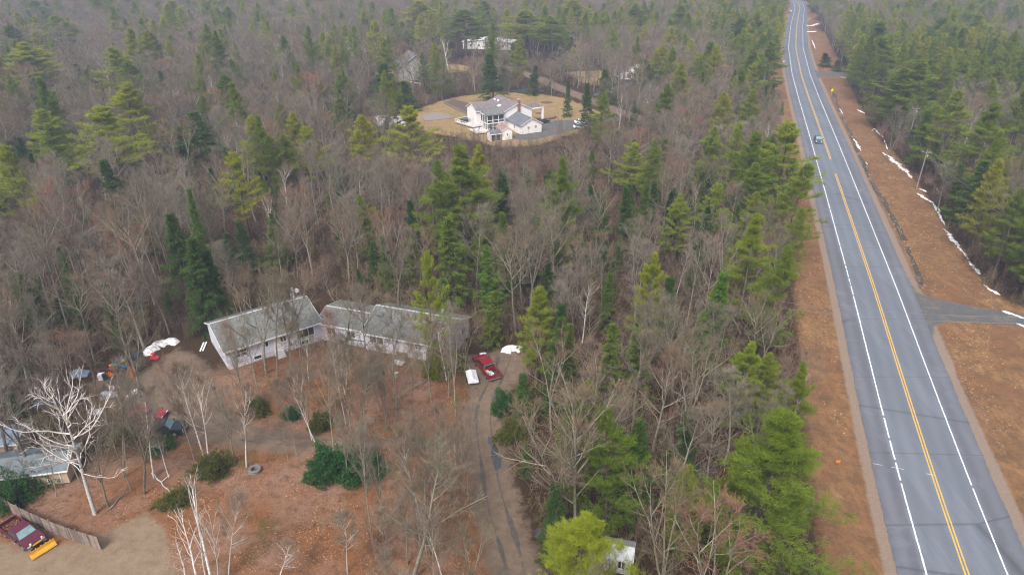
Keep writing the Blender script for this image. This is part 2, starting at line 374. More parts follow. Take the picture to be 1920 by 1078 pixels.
ribbon('road', -6.3, 6.2, rm, 0.05, jag=0.10, cols=26)
wm, t, b = nmat('white_paint', 0.6); pos = geo_pos(t)
t.links.new(ramp(t, noise(t, 3.5, 5, 0.8, pos), [(0.35, (0.42, 0.43, 0.45)), (0.5, (0.72, 0.72, 0.73))]), b.inputs['Base Color'])
ym, t, b = nmat('yellow_paint', 0.6); pos = geo_pos(t)
t.links.new(ramp(t, noise(t, 3.5, 5, 0.8, pos), [(0.3, (0.38, 0.22, 0.07)), (0.5, (0.66, 0.37, 0.06))]), b.inputs['Base Color'])
ribbon('road_marking', -3.76, -3.60, wm, 0.056, jag=0.02, gaps=0.03)
ribbon('road_marking', 3.60, 3.74, wm, 0.056, jag=0.015, gaps=0.015)
def s_at(y): return float(np.interp(y, RP[:, 1], RS))
sA = s_at(gp(1556, 300)[1]); sB = s_at(gp(1565, 321)[1])
ribbon('road_marking', -0.23, -0.09, ym, 0.056, 0, sB, jag=0.01)
ribbon('road_marking', 0.09, 0.23, ym, 0.056, 0, sB, jag=0.01)
ribbon('road_marking', -0.23, -0.09, ym, 0.056, sA, RS[-1], jag=0.01)
ribbon('road_marking', 0.09, 0.23, ym, 0.056, sA, RS[-1], jag=0.01)
s0 = s_at(gp(1690, 883)[1])
for a, bb in ((-6.3, -5.2), (-4.2, -3.0), (-0.7, -0.05)):      # short survey ticks across the left lane
    ribbon('road_marking', a, bb, wm, 0.060, s0, s0 + 2.01) if False else None
for a, bb in ((-6.2, -5.2), (-4.3, -3.0), (-0.7, 0.1)):
    i = int(s0 / 2); p, n_ = RP[i], RN[i]; tt = np.array([-n_[1], n_[0]])
    q = [p + n_ * a, p + n_ * bb, p + n_ * bb + tt * 0.05, p + n_ * a + tt * 0.05]
    kind(MB().add([(x, y, 0.060) for x, y in q], [(0, 1, 2, 3)]).build('road_marking', wm), 'structure')

# ------------------------------------------------------------------ trees
def bark(name, dark, light, sc=3.0, birch=False):
    m, t, b = nmat(name, 0.9, 0.15); tc = t.nodes.new('ShaderNodeTexCoord').outputs['Object']
    rnd = t.nodes.new('ShaderNodeObjectInfo').outputs['Random']
    c = ramp(t, noise(t, sc, 5, 0.7, tc), [(0.3, dark), (0.7, light)])
    if birch:
        mp = t.nodes.new('ShaderNodeMapping'); mp.inputs['Scale'].default_value = (1.5, 1.5, 7); t.links.new(tc, mp.inputs['Vector'])
        c = mix(t, ramp(t, noise(t, 1.4, 4, 0.7, mp.outputs[0]), [(0.56, (0, 0, 0)), (0.62, (0.85, 0.85, 0.85))]), c, (0.05, 0.045, 0.04))
    else:
        c = mix(t, ramp(t, noise(t, 0.8, 4, 0.6, tc), [(0.5, (0, 0, 0)), (0.65, (0.5, 0.5, 0.5))]), c, (0.20, 0.22, 0.16))
    v = t.nodes.new('ShaderNodeHueSaturation'); t.links.new(c, v.inputs['Color'])
    t.links.new(mth(t, 'MULTIPLY_ADD', rnd, 0.75, 0.7), v.inputs['Value'])
    t.links.new(v.outputs[0], b.inputs['Base Color']); return m
def twigmat(name, stops):
    m, t, b = nmat(name, 0.9, 0.1); rnd = t.nodes.new('ShaderNodeObjectInfo').outputs['Random']
    c = ramp(t, rnd, stops)
    c = mix(t, mth(t, 'MULTIPLY', attr(t, 'tint'), 0.75), c, mix(t, 1.0, c, (1.45, 1.32, 1.28), 'MULTIPLY'))
    t.links.new(c, b.inputs['Base Color']); return m
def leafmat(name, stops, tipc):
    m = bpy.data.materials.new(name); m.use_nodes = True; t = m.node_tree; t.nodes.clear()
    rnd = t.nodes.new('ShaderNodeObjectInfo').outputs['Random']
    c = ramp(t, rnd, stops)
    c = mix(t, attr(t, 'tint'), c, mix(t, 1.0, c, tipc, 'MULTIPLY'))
    d = t.nodes.new('ShaderNodeBsdfDiffuse'); tr = t.nodes.new('ShaderNodeBsdfTranslucent'); mx = t.nodes.new('ShaderNodeMixShader'); o = t.nodes.new('ShaderNodeOutputMaterial')
    t.links.new(c, d.inputs[0]); t.links.new(c, tr.inputs[0]); mx.inputs[0].default_value = 0.25
    t.links.new(d.outputs[0], mx.inputs[1]); t.links.new(tr.outputs[0], mx.inputs[2]); t.links.new(mx.outputs[0], o.inputs[0]); return m
M_bark = bark('bark_grey', (0.10, 0.088, 0.072), (0.30, 0.275, 0.235))
M_barkp = bark('bark_pine', (0.045, 0.034, 0.028), (0.13, 0.10, 0.085))
M_birch = bark('bark_birch', (0.42, 0.39, 0.37), (0.68, 0.65, 0.62), birch=True)
M_limbb = bark('bark_birch_limb', (0.40, 0.36, 0.33), (0.66, 0.61, 0.57))
M_twig = twigmat('twigs', [(0.0, (0.175, 0.152, 0.118)), (0.28, (0.250, 0.225, 0.190)), (0.5, (0.140, 0.132, 0.082)), (0.68, (0.230, 0.168, 0.135)), (0.86, (0.185, 0.150, 0.095)), (1.0, (0.260, 0.130, 0.105))])
M_brush = twigmat('brush_twigs', [(0.0, (0.10, 0.075, 0.055)), (0.4, (0.17, 0.12, 0.095)), (0.7, (0.13, 0.12, 0.06)), (1.0, (0.20, 0.12, 0.10))])
M_pine = leafmat('pine_needles', [(0.0, (0.095, 0.140, 0.034)), (0.35, (0.140, 0.185, 0.034)), (0.7, (0.190, 0.220, 0.032)), (1.0, (0.240, 0.245, 0.034))], (1.45, 1.35, 1.0))
M_pineb = leafmat('pine_needles_bright', [(0.0, (0.165, 0.225, 0.030)), (1.0, (0.230, 0.255, 0.026))], (1.45, 1.35, 0.9))
M_pined = leafmat('pine_needles_green', [(0.0, (0.095, 0.145, 0.026)), (1.0, (0.165, 0.205, 0.026))], (1.45, 1.4, 1.0))
M_hem = leafmat('hemlock_needles', [(0.0, (0.036, 0.070, 0.024)), (0.5, (0.060, 0.100, 0.026)), (1.0, (0.105, 0.135, 0.028))], (1.55, 1.6, 1.1))
M_hemb = leafmat('hemlock_needles_bright', [(0.0, (0.060, 0.125, 0.022)), (1.0, (0.085, 0.150, 0.020))], (1.5, 1.5, 1.0))

def tone(m, k):
    t = m.node_tree; b = t.nodes['Principled BSDF']; l = b.inputs['Base Color'].links[0]; src = l.from_socket; t.links.remove(l)
    t.links.new(mix(t, 1.0, src, k, 'MULTIPLY'), b.inputs['Base Color'])
tone(gm, (0.64, 0.63, 0.61)); tone(rm, (0.74, 0.78, 0.84)); tone(M_bark, (0.92, 0.90, 0.82)); tone(M_twig, (0.76, 0.75, 0.73))
def unit(a): return a / (np.linalg.norm(a, axis=-1, keepdims=True) + 1e-9)
def prisms(P0, P1, r0, r1, k=3):
    """tapered k-sided sticks between point arrays"""
    n = len(P0); d = unit(P1 - P0); ref = np.where(np.abs(d[:, 2:3]) < 0.9, np.array([[0, 0, 1.0]]), np.array([[1.0, 0, 0]]))
    a = unit(np.cross(d, ref)); b = np.cross(d, a)
    r0 = np.broadcast_to(r0, (n,)); r1 = np.broadcast_to(r1, (n,)); V = []
    for P, r in ((P0, r0), (P1, r1)):
        for j in range(k):
            an = 2 * math.pi * j / k
            V.append(P + (a * math.cos(an) + b * math.sin(an)) * r[:, None])
    V = np.stack(V, 1).reshape(-1, 3); base = np.arange(n)[:, None] * 2 * k; F = []
    for j in range(k):
        j2 = (j + 1) % k
        F.append(base + np.array([[j, j2, k + j2]])); F.append(base + np.array([[j, k + j2, k + j]]))
    return V, np.concatenate(F)
class Acc:
    def __init__(s): s.V = []; s.F = []; s.m = []; s.t = []; s.n = 0
    def add(s, V, F, m=0, tint=0.0):
        if not len(F): return
        s.V.append(V); s.F.append(F + s.n); s.n += len(V); s.m.append(np.full(len(F), m)); s.t.append(np.broadcast_to(tint, (len(F),)).astype(float))
    def mesh(s, name, mats): return tri_mesh(name, np.concatenate(s.V), np.concatenate(s.F), mats, np.concatenate(s.m), np.concatenate(s.t))
def polystick(acc, P, r0, r1, k, m=0, tint=0.0):
    """P: (N, n+1, 3) polylines, radii r0->r1 arrays"""
    n = P.shape[1] - 1
    for i in range(n):
        a = i / n; c = (i + 1) / n
        V, F = prisms(P[:, i], P[:, i + 1], r0 * (1 - a) + r1 * a, r0 * (1 - c) + r1 * c, k); acc.add(V, F, m, tint)
def grow(st, d, L, n, wob, up, g):
    N = len(st); P = [st]; d = unit(d)
    for i in range(n):
        d = unit(d + g.normal(0, wob, (N, 3)) + np.array([0, 0, up])); P.append(P[-1] + d * (L / n)[:, None])
    return np.stack(P, 1)
def sample(P, tt):
    """points and directions at fraction tt (N,k) of polylines P (N,n+1,3)"""
    n = P.shape[1] - 1; f = tt * n; i = np.clip(f.astype(int), 0, n - 1); fr = (f - i)[..., None]
    idx = np.arange(len(P))[:, None]; a = P[idx, i]; c = P[idx, i + 1]
    return a * (1 - fr) + c * fr, unit(c - a)
def spread(d, ang, g, azi=None):
    """turn directions d by ang about random azimuth"""
    ref = np.where(np.abs(d[:, 2:3]) < 0.9, np.array([[0, 0, 1.0]]), np.array([[1.0, 0, 0]]))
    a = unit(np.cross(d, ref)); b = np.cross(d, a); az = g.uniform(0, 2 * math.pi, len(d)) if azi is None else azi
    return unit(d * np.cos(ang)[:, None] + (a * np.cos(az)[:, None] + b * np.sin(az)[:, None]) * np.sin(ang)[:, None])
def blades(P, d, L, w, g, both=False):
    """thin single triangles starting at P along d"""
    s = unit(np.cross(d, g.normal(0, 1, P.shape))) * (np.broadcast_to(w, (len(P),)) / 2)[:, None]
    V = np.stack([P - s, P + s, P + d * np.broadcast_to(L, (len(P),))[:, None]], 1).reshape(-1, 3)
    return V, np.arange(len(P) * 3).reshape(-1, 3)

def bare_tree(seed, H=16.0, spreadR=1.0, lod=0, birch=False, dead=False, nlimb=18, fork=False, first=0.30, lean=0.0, sparse=False):
    """returns (trunk Acc, crown Acc); trunk base at origin"""
    g = np.random.default_rng(seed); tr, cr = Acc(), Acc()
    r = H * (0.016 if dead else 0.011 if birch else 0.0135)
    d0 = unit(np.array([[lean + g.normal(0, 0.03), g.normal(0, 0.04), 1.0]]))
    T = grow(np.array([[0, 0, -0.4]]), d0, np.array([H * 0.93]), 10, 0.045 if not fork else 0.03, 0.03, g)
    cut = 1.0
    if fork:
        f0 = 0.38; nst = 3; s_, dd_ = sample(T, np.full((1, nst), f0))
        LD = grow(s_[0], spread(dd_[0], np.full(nst, 0.33), g, np.linspace(0, 2 * math.pi, nst, endpoint=False) + g.uniform(0, 3)), np.full(nst, H * 0.62), 8, 0.05, 0.06, g)
        k = 10; polystick(tr, T[:, :5], np.array([r]), np.array([r * 0.75]), 7)
        polystick(tr, LD, np.full(nst, r * 0.62), np.full(nst, 0.02), 5)
        par = LD; nl = max(6, nlimb // nst + 2); f1, f2 = 0.12, 0.99
    else:
        polystick(tr, T, np.array([r]), np.array([0.025]), 7 if lod == 0 else 4); par = T; nl = nlimb; f1, f2 = first, 0.99
    N = len(par); tt = np.linspace(f1, f2, nl)[None, :] + g.uniform(-0.02, 0.02, (N, nl)); tt = np.clip(tt, 0, 0.999)
    P1, D1 = sample(par, tt); P1 = P1.reshape(-1, 3); D1 = D1.reshape(-1, 3); q = ((tt - f1) / (f2 - f1)).clip(0, 1).ravel()
    L1 = H * 0.30 * spreadR * (0.55 + 0.75 * np.sin(np.clip(q, 0, 1) * math.pi * 0.80 + 0.35)) * g.uniform(0.75, 1.2, len(q)) * (1 - 0.55 * q ** 3) * (0.75 if fork else 1)
    az = g.uniform(0, 6.28, len(q)) if birch else np.arange(len(q)) * 2.4 + g.normal(0, 0.4, len(q))
    D1 = spread(D1, (g.uniform(1.0, 1.45, len(q)) if dead else g.uniform(0.35, 0.6, len(q)) if sparse else g.uniform(0.7, 1.05, len(q))) * (1 - 0.35 * q), g, az)
    A = grow(P1, D1, L1, 6 if dead else 4, 0.17 if dead else 0.10, 0.06 if dead else 0.09, g); ra = np.clip(L1 * (0.013 if dead else 0.014), 0.02, 0.09)
    polystick(cr, A, ra, ra * 0.35, 4 if lod == 0 else 3, 0, 0.0)
    k2 = 7 if lod == 0 else 5
    if dead: k2 = 5
    if sparse: k2 = 3
    tt = g.uniform(0.18, 1.0, (len(A), k2)); P2, D2 = sample(A, tt.clip(0, .999)); P2 = P2.reshape(-1, 3); D2 = D2.reshape(-1, 3)
    L2 = np.repeat(L1, k2) * g.uniform(0.28, 0.55, len(P2)) * (1.15 - 0.5 * tt.ravel())
    D2 = spread(D2, g.uniform(0.5, 0.95, len(P2)), g)
    Bb = grow(P2, D2, L2, 3 if lod == 0 else 2, 0.14, 0.10, g); rb = np.clip(L2 * 0.012, 0.013, 0.04)
    polystick(cr, Bb, rb, rb * 0.4, 3, 0, 0.2)
    if sparse:
        tt = g.uniform(0.2, 1, (len(Bb), 2)); P3, D3 = sample(Bb, tt.clip(0, .999)); P3 = P3.reshape(-1, 3); D3 = spread(D3.reshape(-1, 3), g.uniform(0.3, 0.7, len(P3)), g)
        V, F = blades(P3, D3, g.uniform(0.3, 0.8, len(P3)), 0.03, g); cr.add(V, F, 0, 0.4); return tr, cr
    if dead:
        k3 = 3; tt = g.uniform(0.3, 1, (len(Bb), k3)); P3, D3 = sample(Bb, tt.clip(0, .999)); P3 = P3.reshape(-1, 3); D3 = spread(D3.reshape(-1, 3), g.uniform(0.4, 0.9, len(P3)), g)
        V, F = blades(P3, D3, g.uniform(0.3, 0.9, len(P3)), 0.038, g); cr.add(V, F, 0, 0.4); return tr, cr
    k3 = 6 if lod == 0 else 4
    tt = g.uniform(0.15, 1.0, (len(Bb), k3)); P3, D3 = sample(Bb, tt.clip(0, .999)); P3 = P3.reshape(-1, 3); D3 = D3.reshape(-1, 3)
    L3 = g.uniform(0.45, 1.15, len(P3)) * (1.0 if lod == 0 else 1.3); D3 = spread(D3, g.uniform(0.4, 0.9, len(P3)), g)
    if lod == 0:
        C = grow(P3, D3, L3, 2, 0.15, 0.12, g); 
        V, F = prisms(C[:, 0], C[:, 1], 0.012, 0.009, 3); cr.add(V, F, 1, 0.3)
        V, F = blades(C[:, 1], unit(C[:, 2] - C[:, 1]), L3 / 2, 0.024, g); cr.add(V, F, 1, 0.6)
        k4 = 5; tt = g.uniform(0.1, 1, (len(C), k4)); P4, D4 = sample(C, tt.clip(0, .999)); P4 = P4.reshape(-1, 3)
        D4 = unit(spread(D4.reshape(-1, 3), g.uniform(0.4, 0.8, len(P4)), g) + np.array([0, 0, 0.15]))
        V, F = blades(P4, D4, g.uniform(0.25, 0.65, len(P4)), 0.023, g); cr.add(V, F, 1, g.uniform(0.5, 1, len(P4)))
    else:
        V, F = blades(P3, D3, L3, 0.055, g); cr.add(V, F, 1, 0.4)
        k4 = 3; P4 = np.repeat(P3 + D3 * (L3 * 0.5)[:, None], k4, 0); D4 = spread(np.repeat(D3, k4, 0), g.uniform(0.4, 0.9, len(P4)), g)
        V, F = blades(P4, D4, g.uniform(0.4, 0.8, len(P4)), 0.05, g); cr.add(V, F, 1, g.uniform(0.5, 1, len(P4)))
    return tr, cr

def tufts(acc, C, D, nb, L, w, g, m=1, tint=None, fan=0.75, up=0.25):
    """bundles of needle blades radiating round D at centres C"""
    P = np.repeat(C, nb, 0) + g.normal(0, L * 0.25, (len(C) * nb, 3)); Dd = np.repeat(D, nb, 0)
    Dd = unit(Dd + g.normal(0, fan, Dd.shape) + np.array([0, 0, up]))
    V, F = blades(P, Dd, L * g.uniform(0.6, 1.2, len(P)), w, g)
    tt = np.repeat(g.uniform(0, 1, len(C)) if tint is None else tint, nb) * 0.7 + g.uniform(0, 0.3, len(P))
    acc.add(V, F, m, np.clip(tt, 0, 1))

def pine_tree(seed, H=20.0, Rc=4.2, lod=0, first=0.28, dens=1.0, irregular=0.25, young=False, fine=False):
    """white pine: whorls of flat, plumed boughs with gaps between the layers"""
    g = np.random.default_rng(seed); tr, cr = Acc(), Acc()
    T = grow(np.array([[0, 0, -0.4]]), np.array([[g.normal(0, .02), g.normal(0, .02), 1.0]]), np.array([H]), 10, 0.012, 0.02, g)
    polystick(tr, T, np.array([H * 0.0125]), np.array([0.03]), 7 if lod == 0 else 4)
    z = first; P1 = []; D1 = []; L1 = []; Q = []
    step = (0.78 if not young else 0.55) / H
    while z < 0.985:
        q = (z - first) / (1 - first)
        prof = (math.sin(min(1, q / 0.32) * math.pi / 2) * 0.45 + 0.55) * (1 - q) ** 0.78 * 1.25 if not young else (1 - q) ** 0.85 * 1.1
        nb = g.integers(4, 7)
        a0 = g.uniform(0, 6.28)
        for j in range(nb):
            if g.random() < irregular * 0.5: continue
            a = a0 + j * 2 * math.pi / nb + g.normal(0, 0.25); L = max(0.35, Rc * prof * g.uniform(1 - irregular, 1 + irregular * 0.7))
            p, _ = sample(T, np.array([[min(z + g.normal(0, 0.006), 0.995)]]))
            e = 0.18 + 0.9 * q ** 2.2
            P1.append(p[0, 0]); D1.append((math.cos(a) * math.cos(e), math.sin(a) * math.cos(e), math.sin(e))); L1.append(L); Q.append(q)
        z += step * g.uniform(0.8, 1.35) * (1.25 - 0.5 * q)
    P1 = np.array(P1); D1 = np.array(D1); L1 = np.array(L1); Q = np.array(Q)
    A = grow(P1, D1, L1, 4, 0.07, 0.02, g); ra = np.clip(L1 * 0.011, 0.012, 0.06); polystick(cr, A, ra, ra * 0.3, 3, 0)
    # side shoots lying in the bough's plane
    k2 = (13 if fine else 9) if lod == 0 else 5
    tt = np.sort(g.uniform(0.22, 1.0, (len(A), k2)), 1); P2, D2 = sample(A, tt.clip(0, .999)); P2 = P2.reshape(-1, 3); D2 = D2.reshape(-1, 3)
    side = unit(np.cross(D2, np.array([[0, 0, 1.0]]))) * np.where(np.arange(len(P2)) % 2, 1, -1)[:, None]
    D2 = unit(D2 * 0.75 + side * g.uniform(0.5, 1.0, (len(P2), 1)) + np.array([0, 0, 0.14]))
    L2 = np.clip(np.repeat(L1, k2) * 0.42 * (1.15 - 0.75 * tt.ravel()) * g.uniform(0.7, 1.25, len(P2)), 0.22, 2.2)
    Bb = grow(P2, D2, L2, 2, 0.10, 0.05, g)
    if lod == 0:
        V, F = prisms(Bb[:, 0], Bb[:, 1], 0.014, 0.01, 3); cr.add(V, F, 0)
    k3 = ((6 if fine else 5) if lod == 0 else 3); tt3 = np.linspace(0.3, 1.0, k3)[None, :] + g.uniform(-0.1, 0, (len(Bb), k3))
    C, Dc = sample(Bb, tt3.clip(0, .999)); C = C.reshape(-1, 3) + g.normal(0, 0.08, (len(Bb) * k3, 3)); Dc = Dc.reshape(-1, 3)
    ce, de = sample(A, np.full((len(A), 1), 0.995)); C = np.r_[C, ce[:, 0]]; Dc = np.r_[Dc, de[:, 0]]
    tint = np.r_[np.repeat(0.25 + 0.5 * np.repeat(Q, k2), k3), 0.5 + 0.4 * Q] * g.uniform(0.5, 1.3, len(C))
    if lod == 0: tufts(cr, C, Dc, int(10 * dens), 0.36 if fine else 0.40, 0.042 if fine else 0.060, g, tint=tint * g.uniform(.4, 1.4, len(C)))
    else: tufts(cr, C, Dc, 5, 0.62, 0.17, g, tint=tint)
    top, _ = sample(T, np.array([[0.999]])); tufts(cr, np.repeat(top[:, 0], 4, 0), np.array([[0, 0, 1.0]] * 4), 8, 0.4, 0.06 if lod == 0 else .12, g, fan=0.5)
    return tr, cr

def hemlock_tree(seed, H=12.0, Rc=2.6, lod=0, first=0.06, full=1.0):
    """dense narrow dark evergreen with drooping sprays"""
    g = np.random.default_rng(seed); tr, cr = Acc(), Acc()
    T = grow(np.array([[0, 0, -0.3]]), np.array([[g.normal(0, .02), g.normal(0, .02), 1.0]]), np.array([H]), 8, 0.012, 0.02, g)
    polystick(tr, T, np.array([H * 0.012]), np.array([0.02]), 6 if lod == 0 else 4)
    n = int((150 if lod == 0 else 70) * full); q = np.sort(g.uniform(0, 1, n) ** 0.85); zf = first + (1 - first) * q * 0.985
    P, _ = sample(T, zf[None, :]); P = P[0]; a = np.arange(n) * 2.4 + g.normal(0, 0.3, n); e = 0.05 + 0.6 * q ** 1.5
    L = np.maximum(0.25, Rc * ((1 - q) ** 0.8 * 1.05) * g.uniform(0.68, 1.2, n) * (0.8 + 0.2 * np.sin(q * 25 + seed)))
    D = np.c_[np.cos(a) * np.cos(e), np.sin(a) * np.cos(e), np.sin(e)]
    A = grow(P, D, L, 4, 0.06, -0.06, g)
    polystick(cr, A, np.full(n, 0.022), np.full(n, 0.008), 3, 0)
    k2 = 12 if lod == 0 else 6; tt = g.uniform(0.15, 1.0, (n, k2)); P2, D2 = sample(A, tt.clip(0, .999)); P2 = P2.reshape(-1, 3); D2 = D2.reshape(-1, 3)
    side = unit(np.cross(D2, np.array([[0, 0, 1.0]]))) * g.choice([-1, 1], (len(P2), 1))
    D2 = unit(D2 * 0.8 + side * g.uniform(0.3, 1.0, (len(P2), 1)) + np.array([0, 0, -0.12]))
    L2 = np.clip(np.repeat(L, k2) * 0.33 * (1.2 - 0.7 * tt.ravel()), 0.2, 1.0)
    C = np.concatenate([P2 + D2 * (L2 * f)[:, None] for f in (0.35, 0.85)]); Dc = np.r_[D2, D2]
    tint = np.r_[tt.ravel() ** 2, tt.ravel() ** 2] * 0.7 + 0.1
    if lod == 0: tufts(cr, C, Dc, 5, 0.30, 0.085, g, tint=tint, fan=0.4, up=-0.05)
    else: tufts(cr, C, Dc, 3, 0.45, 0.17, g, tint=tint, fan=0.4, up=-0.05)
    return tr, cr

protos = {}
LIB = {}
def reg(kindname, tr, cr, barkm, limbm, leafm, H, Rr, link=True):
    tm = tr.mesh('trunk', [barkm]); cm = cr.mesh('crown', [limbm, leafm]); protos.setdefault(kindname, []).append((tm, cm, H, Rr)); return tm, cm
def reg_far(kindname, tr, cr, mats, H, Rr):
    a = Acc(); a.add(np.concatenate(tr.V), np.concatenate(tr.F), 0, 0); 
    a.add(np.concatenate(cr.V), np.concatenate(cr.F), 0, 0); a.m[-1] = np.concatenate(cr.m) + 1; a.t[-1] = np.concatenate(cr.t)
    me = a.mesh(kindname, mats); col = LIB.get(kindname) or LIB.setdefault(kindname, bpy.data.collections.new(kindname))
    o = bpy.data.objects.new(kindname + '_%02d' % len(col.objects), me); col.objects.link(o)

for i in range(7):
    reg('bare', *bare_tree(100 + i, 16, (1.0, 1.0, 0.72, 1.15, 0.9, 1.0, 1.2)[i], 0, nlimb=(17, 17, 20, 14, 15, 18, 13)[i], fork=(i % 2 == 1), first=(0.3, .3, .45, .25, .5, .3, .35)[i], lean=(0, .05, 0, .08, 0, 0, .1)[i]), M_bark, M_bark, M_twig, 16, 4.5)
for i in range(5):
    reg_far('bare_far', *bare_tree(130 + i, 16, 1.05, 1, nlimb=15, fork=(i % 2 == 1)), [M_bark, M_bark, M_twig], 16, 4.5)
for i in range(5):
    reg_far('bare_mid', *bare_tree(100 + i, 16, (1.0, 1.0, 0.72, 1.15, 0.9)[i], 0, nlimb=17, fork=(i % 2 == 1)), [M_bark, M_bark, M_twig], 16, 4.5)
for i in range(3):
    reg('birch', *bare_tree(160 + i, 14, 0.72, 0, birch=True, nlimb=15, first=0.42, lean=0.10), M_birch, M_limbb, M_twig, 14, 3)
for i in range(2):
    reg('deadbirch', *bare_tree(180 + i, 14, 1.0, 0, birch=True, dead=True, nlimb=26, first=0.36, lean=0.05), M_birch, M_limbb, M_twig, 14, 4)
for i in range(3):
    reg('whitestem', *bare_tree(190 + i, 14, 0.75, 0, birch=True, dead=False, nlimb=9, first=0.35, lean=0.04, sparse=True), M_birch, M_limbb, M_twig, 14, 3)
for i in range(4):
    reg('pine', *pine_tree(200 + i, 20, 4.2, 0, first=0.25 + 0.08 * (i % 3), irregular=0.3), M_barkp, M_barkp, M_pine, 20, 4.2)
reg('pineb', *pine_tree(220, 20, 4.6, 0, first=0.15, dens=1.0, irregular=0.5, fine=True), M_barkp, M_barkp, M_pineb, 20, 4.6)
reg('pineb', *pine_tree(221, 18, 4.4, 0, first=0.30, dens=0.9, irregular=0.6), M_barkp, M_barkp, M_pineb, 18, 4.4)
reg('pined', *pine_tree(230, 20, 4.4, 0, first=0.10, dens=1.0, irregular=0.6, fine=True), M_barkp, M_barkp, M_pined, 20, 4.4)
reg('pined', *pine_tree(231, 20, 4.8, 0, first=0.18, dens=1.0, irregular=0.5), M_barkp, M_barkp, M_pined, 20, 4.8)
for i in range(3): reg_far('pine_far', *pine_tree(240 + i, 20, 4.3, 1, first=0.28 + 0.06 * i, irregular=0.3), [M_barkp, M_barkp, M_pine], 20, 4.3)
for i in range(3): reg('hem', *hemlock_tree(260 + i, 12, 2.7, 0), M_barkp, M_barkp, M_hem, 12, 2.7)
for i in range(2): reg('hemb', *hemlock_tree(270 + i, 12, 2.6, 0), M_barkp, M_barkp, M_hemb, 12, 2.6)
for i in range(3): reg_far('hem_far', *hemlock_tree(280 + i, 12, 2.7, 1), [M_barkp, M_barkp, M_hem], 12, 2.7)
# undergrowth: saplings, brush and dead sticks
for i in range(5):
    g = np.random.default_rng(300 + i); a = Acc(); n = 9 + 3 * i
    st = np.c_[g.normal(0, 0.7, (n, 2)), np.zeros(n) - 0.1]; L = g.uniform(0.8, 3.2 if i < 3 else 5, n)
    A = grow(st, unit(np.c_[g.normal(0, 0.25, (n, 2)), np.ones(n)]), L, 3, 0.1, 0.05, g); polystick(a, A, np.full(n, 0.022), np.full(n, 0.008), 3, 0, 0.2)
    tt = g.uniform(0.25, 1, (n, 14)); P2, D2 = sample(A, tt.clip(0, .999)); P2 = P2.reshape(-1, 3); D2 = spread(D2.reshape(-1, 3), g.uniform(0.3, 0.9, len(P2)), g); L2 = g.uniform(0.2, 0.9, len(P2))
    V, F = blades(P2, D2, L2, 0.028, g); a.add(V, F, 0, 0.4)
    P3 = np.repeat(P2 + D2 * (L2 * 0.6)[:, None], 3, 0); D3 = spread(np.repeat(D2, 3, 0), g.uniform(0.3, 0.8, len(P3)), g); V, F = blades(P3, D3, g.uniform(0.15, 0.45, len(P3)), 0.022, g); a.add(V, F, 0, g.uniform(0.3, 1, len(P3)))
    me = a.mesh('brush', [M_brush]); c = LIB.get('brush') or LIB.setdefault('brush', bpy.data.collections.new('brush')); o = bpy.data.objects.new('brush_%02d' % i, me); c.objects.link(o)

def gn_scatter(name, colname, pts, rots, scls, idx, label=None, cat=None):
    me = bpy.data.meshes.new(name); me.vertices.add(len(pts)); me.vertices.foreach_set('co', np.asarray(pts, dtype=np.float32).ravel())
    for nm, ty, arr in (('rot', 'FLOAT_VECTOR', rots), ('scl', 'FLOAT_VECTOR', scls)):
        a = me.attributes.new(nm, ty, 'POINT'); a.data.foreach_set('vector', np.asarray(arr, dtype=np.float32).ravel())
    a = me.attributes.new('vidx', 'INT', 'POINT'); a.data.foreach_set('value', np.asarray(idx, dtype=np.int32))
    o = bpy.data.objects.new(name, me); S.collection.objects.link(o)
    ng = bpy.data.node_groups.new(name, 'GeometryNodeTree'); ng.interface.new_socket('Geometry', in_out='INPUT', socket_type='NodeSocketGeometry'); ng.interface.new_socket('Geometry', in_out='OUTPUT', socket_type='NodeSocketGeometry')
    N = ng.nodes.new; gi = N('NodeGroupInput'); go = N('NodeGroupOutput'); ci = N('GeometryNodeCollectionInfo'); ip = N('GeometryNodeInstanceOnPoints')
    ci.inputs['Collection'].default_value = LIB[colname]; ci.inputs['Separate Children'].default_value = True; ci.inputs['Reset Children'].default_value = True
    def na(n, ty):
        x = N('GeometryNodeInputNamedAttribute'); x.data_type = ty; x.inputs['Name'].default_value = n; return x.outputs['Attribute']
    ip.inputs['Pick Instance'].default_value = True
    L = ng.links.new; L(gi.outputs[0], ip.inputs['Points']); L(ci.outputs[0], ip.inputs['Instance'])
    L(na('vidx', 'INT'), ip.inputs['Instance Index']); L(na('rot', 'FLOAT_VECTOR'), ip.inputs['Rotation']); L(na('scl', 'FLOAT_VECTOR'), ip.inputs['Scale']); L(ip.outputs[0], go.inputs[0])
    md = o.modifiers.new('scatter', 'NODES'); md.node_group = ng; kind(o, 'stuff')
    if label: o['label'] = label
    if cat: o['category'] = cat
    return o

